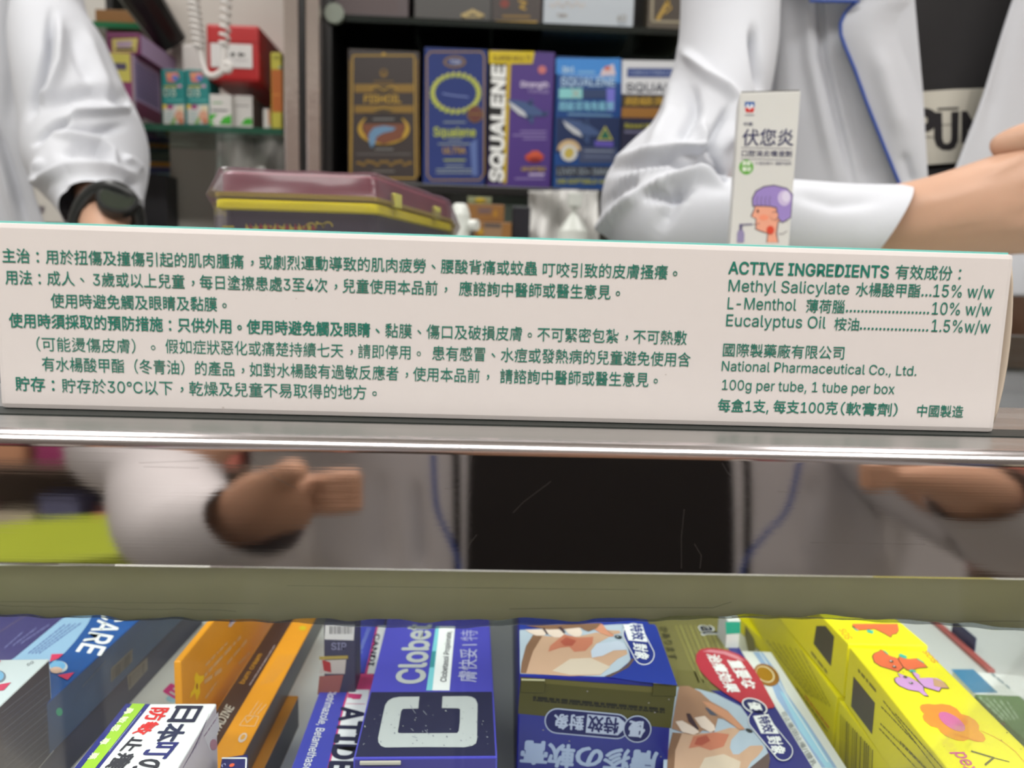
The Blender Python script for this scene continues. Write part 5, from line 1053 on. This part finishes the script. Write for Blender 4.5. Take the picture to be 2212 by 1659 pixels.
# goods low on the left between sleeve and pillar
def lo(name, label, x0, x1, y0, y1, m, Y=1.15, d=.04, art=None, zb=None):
    a_ = at(x0, y0, Y).x; c = at(x1, y0, Y).x; t, b, f = carton(name, label, 'box', a_, c, Y, Y+d, (z3s+.0003) if zb is None else zb, at((x0+x1)/2, y0, Y).z, m, None, .001)
    if art: art(b, f)
    b.build('carton', t)
def a1(b, f):
    b.line(f, [(300, 354), (385, 356)], 10, K(206, 150, 60), 1); b.line(f, [(300, 367), (385, 369)], 7, K(60, 66, 130), 1); b.poly(f, [(340, 374), (385, 374), (385, 412), (345, 410)], K(150, 190, 206), 2); b.oval(f, (368, 388), 9, 8, K(186, 184, 90), 3); b.line(f, [(350, 422), (385, 424)], 9, K(196, 160, 140), 3); b.oval(f, (376, 438), 10, 12, K(226, 176, 30), 4)
lo('bright_pack', 'colourful blue and orange pack on the low shelf left of the pillar', 280, 384, 348, 450, K(110, 120, 150), 1.2, .03, a1)
lo('black_box', 'black box on the low shelf right of the watch', 296, 358, 376, 480, mat('black_card', (48, 48, 52), .45), 1.1, .04)
lo('orange_pack', 'small row of orange and brown packs above the purple boxes', 205, 340, 22, 45, K(122, 84, 40), 1.2, .05, None, z2s)
# ================================================================== people
COAT = mat('coat_white', (196, 198, 204), .75, spec=.2, bump=.12, nscale=900)
PIPE = mat('piping_blue', (26, 70, 160), .5); SHIRT = mat('shirt_black', (26, 24, 26), .8, noise=.1, nscale=90)
SKIN = mat('skin', (192, 152, 128), .5, noise=.06, nscale=35, spec=.35); SKIN.node_tree.nodes['Principled BSDF'].inputs['Subsurface Weight'].default_value = .08
SKIN.node_tree.nodes['Principled BSDF'].inputs['Subsurface Radius'].default_value = (.004, .0015, .001)
def skin_mesh(name, V, E_, root, mt, parent, lv=2):
    keys = list(V); me = bpy.data.meshes.new(name); me.from_pydata([V[k][0] for k in keys], [(keys.index(a), keys.index(b)) for a, b in E_], [])
    o = bpy.data.objects.new(name, me); C.objects.link(o); me.materials.append(mt)
    if parent: o.parent = parent; o.matrix_parent_inverse = Matrix.Translation(-parent.location)
    md = o.modifiers.new('skin', 'SKIN'); md.use_smooth_shade = True
    for i, k in enumerate(keys):
        r = V[k][1]; me.skin_vertices[0].data[i].radius = (r, r) if not isinstance(r, tuple) else r; me.skin_vertices[0].data[i].use_root = (k == root)
    sb = o.modifiers.new('sub', 'SUBSURF'); sb.levels = lv; sb.render_levels = lv
    return o
def chain(V, E_, start, name, pts):
    prev = start
    for i, (p, r) in enumerate(pts): k = '%s%d' % (name, i); V[k] = (Vector(p), r); E_.append((prev, k)); prev = k
def SP(px, py, Y, hw, hd): p = at(px, py, Y); return (p.x, p.y, p.z, hw*Y/1600, hd)

# ---- person at the right, arms folded on the counter
pr = thing('person', 'person on the right, white coat with blue piping, black shirt, forearm on the counter', 'person', tuple(at(2080, 700, .64)))
V = {}; E_ = []
V['pelvis'] = (at(2080, 1300, .76), .10); V['waist'] = (at(2080, 800, .76), .09); V['chest'] = (at(2080, 200, .76), .10); V['neck'] = (at(2080, -420, .76), .055)
E_ += [('pelvis', 'waist'), ('waist', 'chest'), ('chest', 'neck')]
chain(V, E_, 'chest', 'ra', [(at(1740, -420, .72), .03), (at(1575, 60, .60), .022), (at(1450, 440, .525), .024), (at(1700, 494, .475), .024), (at(1930, 488, .45), (.024, .028))])
W_ = 'ra4'; yh = .44
V['palm'] = (at(2050, 468, yh), (.026, .034)); V['palm2'] = (at(2230, 428, yh-.002), (.025, .045)); E_ += [(W_, 'palm'), ('palm', 'palm2')]
for nm, y, L_ in (('index', 345, 1.0), ('middle', 400, 1.08), ('ring', 455, 1.0), ('little', 508, .8)):
    k = [(2335, y, yh-.004), (2335+110*L_, y+14, yh-.012), (2335+180*L_, y+52, yh+.004), (2335+150*L_, y+80, yh+.02)]
    chain(V, E_, 'palm2', nm, [(at(*k[0]), .0105), (at(*k[1]), .0092), (at(*k[2]), .0085), (at(*k[3]), .007)])
chain(V, E_, 'palm2', 'thumb', [(at(2290, 330, yh-.012), .013), (at(2370, 310, yh-.018), .0105), (at(2430, 305, yh-.022), .0088)])
# other arm and hand coming in from the right
chain(V, E_, 'chest', 'la', [(at(2560, -200, .70), .048), (at(2800, 300, .60), .040), (at(2640, 330, .47), .030), (at(2520, 318, .44), (.028, .026))])
V['lpalm'] = (at(2420, 312, .43), (.026, .030)); E_.append(('la3', 'lpalm'))
chain(V, E_, 'lpalm', 'li', [(at(2330, 290, .425), .0110), (at(2235, 292, .425), .0100), (at(2170, 312, .430), .0085), (at(2138, 328, .436), .0060)])
for nm, y in (('lm', 262), ('lr', 228), ('ll', 196)): chain(V, E_, 'lpalm', nm, [(at(2335, y, .43), .010), (at(2270, y-10, .435), .009), (at(2245, y+10, .45), .008)])
body = skin_mesh('body', V, E_, 'pelvis', SKIN, pr, lv=3)
dg = bpy.context.evaluated_depsgraph_get(); nm_ = bpy.data.meshes.new_from_object(body.evaluated_get(dg)); body.modifiers.clear(); body.data = nm_
fold(body, [([(1985, 452), (2060, 440), (2150, 405), (2240, 372), (2300, 350)], 9, .0016, 'g'), ([(1990, 482), (2080, 470), (2170, 445), (2260, 418)], 10, .0016, 'g'), ([(2000, 505), (2090, 500), (2190, 488), (2270, 470)], 9, .0014, 'g'),
            ([(1990, 467), (2080, 455), (2170, 425), (2250, 395)], 8, -.0016, 'g'), ([(1990, 494), (2080, 486), (2180, 466), (2260, 446)], 8, -.0014, 'g'), ([(2120, 452), (2170, 458), (2230, 470)], 5, .0009, 'g'), ([(2120, 375), (2170, 362), (2215, 330)], 9, .002, 'g'), ([(2140, 400), (2190, 385), (2240, 350)], 10, -.002, 'g'),
            ([(1995, 420), (2005, 445)], 16, .002, 'g')])
cdep = lambda x, y: .615+.035*((x-2080)/420)**2+(.012 if x < 1768 else 0)*0
o = sheet('coat_front', [(-140, 1540), (640, 1480)], [(-140, 1962), (0, 1972), (200, 1990), (410, 2003), (640, 2010)], -140, 640, cdep, COAT, pr, nx=120, ny=130)
fold(o, [([(1768, -120), (1770, 0), (1778, 120), (1812, 260), (1850, 420)], 9, -.006, 'g'), ([(1740, -120), (1742, 0), (1750, 130), (1780, 270), (1815, 420)], 16, .004, 'g'), ([(1690, -40), (1700, 120), (1712, 300)], 22, .003, 'g'), ([(1800, 100), (1860, 300), (1900, 420)], 26, -.005, 'g'),
         ([(1660, 60), (1662, 200), (1690, 400)], 12, -.008, 'g')])
lap = [(-60, 1862), (2, 1852), (25, 1828), (50, 1816), (75, 1817), (100, 1826), (150, 1847), (220, 1872), (320, 1912), (400, 1945), (640, 2000)]
ldep = lambda x, y: cdep(x, y)-.011-.004*math.sin(max(0, min(1, (x-interp(lap, y))/120))*math.pi)
lp_ = o = sheet('lapel', lap, [(-60, 1966), (0, 1976), (200, 1994), (410, 2006), (640, 2013)], -60, 640, ldep, COAT, pr, nx=40, ny=110)
fold(o, [([(1890, 100), (1950, 300)], 20, .003, 'g'), ([(1950, 330), (1970, 400)], 14, -.003, 'g')])
MB().tube([at(interp(lap, y)-1, y, ldep(interp(lap, y), y)-.0006) for y in range(-60, 640, 8)], .0012, PIPE, 8).build('lapel_piping', lp_, smooth=True, label='blue lapel piping')
cl_ = o = sheet('collar', [(-140, 1700), (-40, 1735), (0, 1752)], [(-140, 1964), (0, 1852)], -140, 1, lambda x, y: cdep(x, y)-.016, COAT, pr, nx=30, ny=20)
MB().tube([at(x, 2+.012*(x-1750), cdep(x, 0)-.0172) for x in range(1748, 1858, 6)], .0012, PIPE, 8).build('collar_piping', cl_, smooth=True, label='blue collar piping')
o = sheet('shirt', [(-140, 1940), (640, 1960)], [(-140, 2330), (640, 2300)], -140, 640, lambda x, y: .6345-.002*math.sin(x/60+y/90), SHIRT, pr, nx=50, ny=60)
b = MB(); f = Face((0, .631, 0), (1, 0, 0), (0, 0, 1), 2e-4); OW = K(196, 192, 180, .8)
b.poly(f, [(1975, 199), (2060, 193), (2150, 190), (2150, 352), (2060, 352), (1975, 358)], OW, 1); b.poly(f, [(2095, 195), (2120, 193), (2080, 350), (2060, 350)], K(176, 172, 160, .8), 2)  # the darker strip is the coat edge's shadow, painted onto the print
SB = K(32, 29, 32, .8); b.text(f, 'P', (1966, 305), (2013, 305), 66, SB, .06, 3)
b.poly(f, [(2017, 243), (2034, 243), (2035, 300), (2038, 309), (2045, 311), (2052, 307), (2054, 298), (2054, 242), (2071, 241), (2069, 305), (2062, 320), (2050, 325), (2034, 324), (2022, 315), (2017, 300)], SB, 3)
b.line(f, [(2024, 236), (2070, 234)], 4, SB, 3); b.poly(f, [(2076, 310), (2076, 240), (2088, 240), (2108, 276), (2108, 240), (2120, 240), (2120, 308), (2108, 308), (2090, 278), (2090, 309)], SB, 3); b.line(f, [(1998, 296), (2016, 297)], 1.6, SB, 3)
b.line(f, [(2034, 270), (2054, 269)], 1.2, SB, 4)
b.build('shirt_print', pr, label='off-white shirt print with dark PUN lettering')
o = sheet('coat_front', [(-140, 2238), (0, 2193), (200, 2128), (350, 2070), (420, 2042), (640, 1960)], [(-140, 2640), (640, 2640)], -140, 640, lambda x, y: .603+.04*max(0, (x-2300)/300)**2, COAT, pr, nx=60, ny=90)
o.data.update(); fold(o, [([(2212, -80), (2170, 120), (2130, 300)], 16, -.003, 'g')])
arm = sleeve('coat_sleeve', [SP(1640, -320, .66, 150, .06), SP(1602, -150, .63, 120, .055), SP(1577, 0, .60, 95, .052), SP(1566, 120, .58, 97, .05), SP(1542, 230, .56, 99, .05), SP(1492, 335, .54, 106, .05), SP(1424, 420, .515, 118, .048), SP(1452, 480, .495, 125, .046), SP(1560, 500, .48, 112, .044), SP(1700, 500, .465, 108, .04), SP(1830, 498, .452, 98, .036), SP(1925, 492, .445, 92, .032)], COAT, pr, n=220, seg=16)
fold(arm, [([(1626, 60), (1632, 112), (1648, 200)], 9, -.012, 'g'), ([(1475, 110), (1530, 165), (1600, 215)], 11, .008, 'g'), ([(1600, 215), (1590, 270), (1560, 330)], 12, .006, 'g'),
           ([(1518, 262), (1516, 318), (1430, 332), (1330, 342)], 8, .009, 'g'), ([(1310, 366), (1400, 352), (1449, 349), (1505, 372)], 8, -.010, 'g'), ([(1310, 388), (1400, 362), (1450, 357), (1520, 385)], 5, .005, 'g'),
           ([(1385, 413), (1440, 392), (1501, 385), (1570, 402)], 8, .010, 'g'), ([(1284, 515), (1330, 455), (1388, 408)], 9, .009, 'g'), ([(1385, 422), (1450, 425), (1500, 402)], 7, -.010, 'g'), ([(1300, 450), (1345, 405), (1380, 392)], 8, -.008, 'g'),
           ([(1530, 300), (1545, 350), (1562, 398)], 9, -.010, 'g'), ([(1420, 500), (1460, 430), (1480, 412)], 14, -.006, 'g'), ([(1465, 150), (1445, 250), (1400, 330)], 14, .005, 'g'), ([(1490, 180), (1500, 240), (1470, 310)], 14, -.007, 'g'), ([(1575, 230), (1548, 280), (1530, 330)], 9, -.006, 'g'),
           ([(1700, 410), (1800, 440), (1900, 430)], 16, -.003, 'g'), ([(1620, 420), (1640, 480), (1600, 520)], 14, .004, 'g')])
for v in arm.data.vertices:                    # slanting cuff
    x, y = pix(v.co); t_ = max(0, min(1, (x-1840)/110)); v.co.x += t_*(v.co.z-at(1925, 470, .445).z)*.62
arm.modifiers.new('s', 'SUBSURF').levels = 1
# ---- person at the left with a watch
pl = thing('person', 'person at the left in a white coat wearing a dark watch on the wrist', 'person', tuple(at(-120, 700, .85)))
V = {}; E_ = []
V['pelvis'] = (at(-180, 1300, .95), (.13, .09)); V['waist'] = (at(-180, 800, .95), (.12, .085)); V['chest'] = (at(-160, 150, .97), (.13, .09)); V['neck'] = (at(-160, -330, .97), .055)
E_ += [('pelvis', 'waist'), ('waist', 'chest'), ('chest', 'neck')]
chain(V, E_, 'chest', 'ra', [(at(-20, -420, .95), .03), (at(125, 60, .85), .024), (at(190, 320, .795), .026), (at(212, 405, .72), .022), (at(228, 472, .655), (.022, .026)), (at(232, 545, .635), (.021, .027))])
V['palm'] = (at(236, 600, .62), (.020, .034)); E_.append(('ra5', 'palm'))
for i, dx in enumerate((-52, -18, 18, 52)): chain(V, E_, 'palm', 'f%d' % i, [(at(236+dx, 660, .61), .0095), (at(238+dx, 720, .60), .0088), (at(240+dx*.9, 765, .605), .0075)])
chain(V, E_, 'palm', 'th', [(at(290, 610, .615), .011), (at(325, 650, .605), .0095), (at(335, 690, .60), .008)])
chain(V, E_, 'chest', 'la', [(at(-420, -150, .95), .048), (at(-520, 300, .92), .038), (at(-480, 700, .85), .028)])
skin_mesh('body', V, E_, 'pelvis', SKIN, pl)
o = sheet('coat_front', [(-140, -560), (640, -560)], [(-140, 66), (0, 62), (350, 60), (420, 74), (480, 95), (640, 150)], -140, 640, lambda x, y: .84+.00000025*(x+160)**2, COAT, pl, nx=120, ny=100)
fold(o, [([(-10, 270), (20, 360), (58, 490)], 8, -.008, 'g'), ([(-25, 240), (0, 330), (38, 490)], 12, .007, 'g'), ([(50, -50), (52, 200), (54, 340)], 12, .006, 'g'), ([(20, 0), (30, 150), (20, 280)], 16, -.004, 'g')])
sl_ = sleeve('coat_sleeve', [SP(70, -330, .92, 90, .05), SP(88, -160, .88, 62, .045), SP(108, 0, .85, 54, .045), SP(130, 100, .83, 80, .055), SP(158, 200, .81, 92, .062), SP(184, 290, .79, 110, .060), SP(190, 350, .765, 112, .056), SP(200, 400, .73, 84, .048), SP(214, 440, .70, 70, .040), SP(222, 466, .68, 66, .036)], COAT, pl, n=200, seg=16)
fold(sl_, [([(112, 30), (104, 110), (78, 200), (64, 250)], 9, -.012, 'g'), ([(128, 40), (128, 140), (110, 200), (88, 228)], 11, .009, 'g'), ([(100, 230), (150, 205), (200, 196), (262, 212), (280, 236)], 13, -.010, 'g'), ([(120, 262), (169, 249), (240, 244), (272, 238), (280, 222)], 6, .010, 'g'),
           ([(74, 310), (100, 282), (126, 265), (160, 252)], 6, -.014, 'g'), ([(118, 288), (165, 300), (215, 310), (238, 330), (252, 360)], 8, .009, 'g'), ([(130, 278), (200, 282), (270, 272)], 9, -.009, 'g'), ([(130, 330), (170, 325), (210, 330), (236, 356)], 10, -.008, 'g'),
           ([(76, 398), (110, 384), (150, 370), (220, 368), (300, 378)], 9, .010, 'g'), ([(262, 340), (285, 352), (306, 372)], 8, .007, 'g'), ([(90, 340), (80, 372), (86, 400)], 9, .006, 'g'), ([(270, 392), (290, 400), (294, 440)], 8, -.008, 'g'), ([(140, 400), (150, 440), (140, 475)], 10, -.004, 'g'), ([(180, 60), (215, 150), (250, 230)], 12, .005, 'g'), ([(150, 60), (170, 130), (200, 180)], 14, -.005, 'g')])
sl_.modifiers.new('s', 'SUBSURF').levels = 1
WB = mat('watch_black', (26, 28, 28), .35); WG = mat('watch_glass', (44, 50, 42), .12, spec=.7)
w = thing('wristwatch', 'black wristwatch with a round dark face on the left person', 'watch', tuple(at(228, 440, .645)))
b = MB(); q = cr([tuple(at(x, y, Y)) for x, y, Y in ((160, 520, .652), (163, 478, .648), (176, 442, .642), (204, 412, .638), (245, 404, .636), (282, 428, .640), (298, 470, .646), (298, 520, .652))], 6)
for off in (0,): b.tube([Vector(p) for p in q], .0058, WB, 10)
b.build('strap', w, smooth=True)
cc = at(254, 434, .634); nn = Vector((.35, -.72, .60)).normalized()
MB().tube([cc-nn*.005, cc-nn*.004, cc+nn*.003, cc+nn*.0042], [.0140, .0155, .0155, .0140], WB, 36).build('watch_case', w)
wc_ = bpy.data.objects['watch_case']
MB().tube([cc+nn*.0042, cc+nn*.0047], [.0128, .0122], WG, 36).build('watch_face', wc_)
sd_ = nn.cross(Vector((0, 0, 1))).normalized(); MB().tube([cc-sd_*.0155, cc-sd_*.0185], .0025, mat('watch_steel', (120, 122, 124), .3, .8), 12).build('crown', wc_)
# navy box between the coat body and sleeve
a_ = at(76, 440, .88); c = at(122, 440, .88)
t, b, f = carton('navy_pack', 'navy pack with a small white mark, glimpsed between the left coat and its sleeve', 'box', a_.x, c.x, .96, 1.0, at(100, 640, .96).z, at(95, 405, .96).z, mat('navy_pack_card', (44, 50, 110), .4))
b.poly(f, [(84, 444), (98, 446), (96, 462), (84, 460)], K(206, 200, 206)); b.build('carton', t)

# ---- the customer behind the camera, seen mirrored in the steel band
ph = thing('person', 'person in an open white coat with blue piping, mirrored in the steel band', 'person', (0.02, -.42, -.95))
V = {}; E_ = []; cx_ = mir(1300, 1000, .42)
def MP(x, y, D): return mir(x, y, D)
V['pelvis'] = (Vector((cx_.x, -.46, -.42)), (.14, .09)); V['waist'] = (Vector((cx_.x, -.46, -.18)), (.13, .085)); V['chest'] = (Vector((cx_.x, -.47, .12)), (.14, .09)); V['neck'] = (Vector((cx_.x, -.46, .36)), .05)
E_ += [('pelvis', 'waist'), ('waist', 'chest'), ('chest', 'neck')]
chain(V, E_, 'chest', 'la', [(Vector((cx_.x-.19, -.45, .18)), .05), (MP(365, 930, .31), .028), (MP(430, 1120, .25), .026), (MP(560, 1050, .19), (.027, .027))])
V['palm'] = (MP(610, 1010, .175), (.030, .022)); E_.append(('la3', 'palm'))
for i, y in enumerate((948, 975, 1002, 1030)): chain(V, E_, 'palm', 'f%d' % i, [(MP(680, y+5, .185), .0095), (MP(720, y, .18), .0088), (MP(790, y-8, .18), .0075)])
chain(V, E_, 'palm', 'th', [(MP(590, 950, .17), .011), (MP(660, 910, .16), .0095)])
chain(V, E_, 'chest', 'ra', [(Vector((cx_.x+.19, -.45, .18)), .05), (Vector((cx_.x+.26, -.40, -.06)), .042), (MP(2150, 1040, .28), .034), (MP(2080, 940, .22), .027)])
V['rp'] = (MP(2020, 910, .20), (.03, .022)); E_.append(('ra3', 'rp'))
for i in range(4): chain(V, E_, 'rp', 'rf%d' % i, [(MP(1930, 900+i*16, .19), .0095), (MP(1860, 905+i*16, .185), .0085)])
skin_mesh('body', V, E_, 'pelvis', mat('skin', ()), ph)
o = sheet('shirt', [(700, 980), (1700, 980)], [(700, 1620), (1700, 1620)], 700, 1700, lambda x, y: .368, mat('shirt_black', ()), ph, nx=20, ny=40, mirror=True)
o = sheet('coat_front', [(700, 560), (1700, 500)], [(700, 1016), (1240, 1004), (1700, 1000)], 700, 1700, lambda x, y: .345+.00000025*(x-1300)**2, COAT, ph, nx=80, ny=60, mirror=True)
fold(o, [([(700, 900), (690, 1250)], 30, .008, 'g'), ([(820, 900), (830, 1250)], 30, -.008, 'g'), ([(900, 940), (910, 1250)], 16, -.01, 'g')], back=True)
o = sheet('coat_front', [(700, 1580), (1240, 1588), (1700, 1594)], [(700, 2050), (1700, 2120)], 700, 1700, lambda x, y: .345+.00000025*(x-1300)**2, COAT, ph, nx=80, ny=60, mirror=True)
fold(o, [([(1760, 900), (1750, 1250)], 30, -.01, 'g'), ([(1860, 900), (1900, 1250)], 30, .01, 'g')], back=True)
for L_ in ([(938, 800), (942, 975), (950, 1050), (972, 1130), (990, 1215), (1000, 1400)], [(1740, 800), (1700, 1020), (1650, 1110), (1604, 1215), (1596, 1400)]):
    MB().tube([MP(x, y, .330) for x, y in cr(L_, 5)], .0019, PIPE, 8).build('piping', ph, smooth=True, label='blue piping')
s2 = sleeve('coat_sleeve', [(*Vector((cx_.x-.2, -.45, .2)), .075, .075), (*MP(330, 760, .38), .058, .055), (*MP(365, 930, .31), .040, .044), (*MP(385, 1040, .26), .040, .044), (*MP(430, 1120, .225), .044, .048), (*MP(500, 1110, .20), .040, .042), (*MP(560, 1070, .185), .033, .036)], COAT, ph, n=60, seg=8)
s3 = sleeve('coat_sleeve', [(*Vector((cx_.x+.2, -.45, .2)), .075, .075), (*Vector((cx_.x+.27, -.41, -.05)), .062, .062), (*MP(2190, 1120, .30), .044, .046), (*MP(2110, 975, .24), .036, .036)], COAT, ph, n=60, seg=8)
# shop goods behind the customer, mirrored at both ends of the band
rk2 = thing('wall_rack', 'shop rack behind the customer, mirrored at the left end of the band', 'shelf rack', (0, -1.6, -.95))
for z in (-.62, -.28, .05, .4): MB().bx(-1.5, 1.6, -1.75, -1.45, z-.02, z, mat('rack_wood', (96, 84, 76), .5), .002).build('shelf_board', rk2)
MB().bx(-1.5, 1.6, -1.78, -1.75, -.95, .9, mat('rack_wood', ()), 0).build('back_panel', rk2)
cols = [('pale grey', (186, 184, 184)), ('dusty red', (150, 70, 84)), ('light blue', (170, 176, 186)), ('mauve', (120, 110, 116)), ('salmon', (196, 120, 110)), ('slate blue', (90, 96, 130)), ('cream', (190, 186, 170)), ('magenta', (150, 60, 110)), ('tan', (196, 150, 120))]
for r, (z, lv_) in enumerate(((-.62, 'lowest'), (-.28, 'middle'), (.05, 'top'))):
    for sgn, side in ((-1, 'left'), (1, 'right')):
        for i in range(8):
            x = sgn*(.42+i*.125); w_ = random.uniform(.08, .11); h_ = random.uniform(.13, .24); cn, cc_ = cols[(i+r*2+(4 if sgn > 0 else 0)) % 9]
            MB().bx(x, x+w_, -1.6, -1.5, z+.0002, z+h_, K(*cc_), .002).build('stocked_box', None, label='%s box on the %s board of the %s half of the mirrored rack' % (cn, lv_, side), cat='box', group='boxes on the mirrored rack')
q = mir(150, 1150, .75); b = MB()
b.tube([(q.x, q.y, q.z-.055), (q.x, q.y, q.z-.035), (q.x, q.y, q.z+.015), (q.x, q.y, q.z+.02)], [.10, .155, .165, .160], mat('green_cushion', (150, 168, 44), .6), 40)
b.bx(q.x-.02, q.x+.02, q.y-.02, q.y+.02, -.95, q.z-.055, mat('stool_leg', (70, 66, 62), .4), .002)
b.build('green_stool', None, label='round yellow-green stool behind the customer, mirrored at the left end', cat='stool')
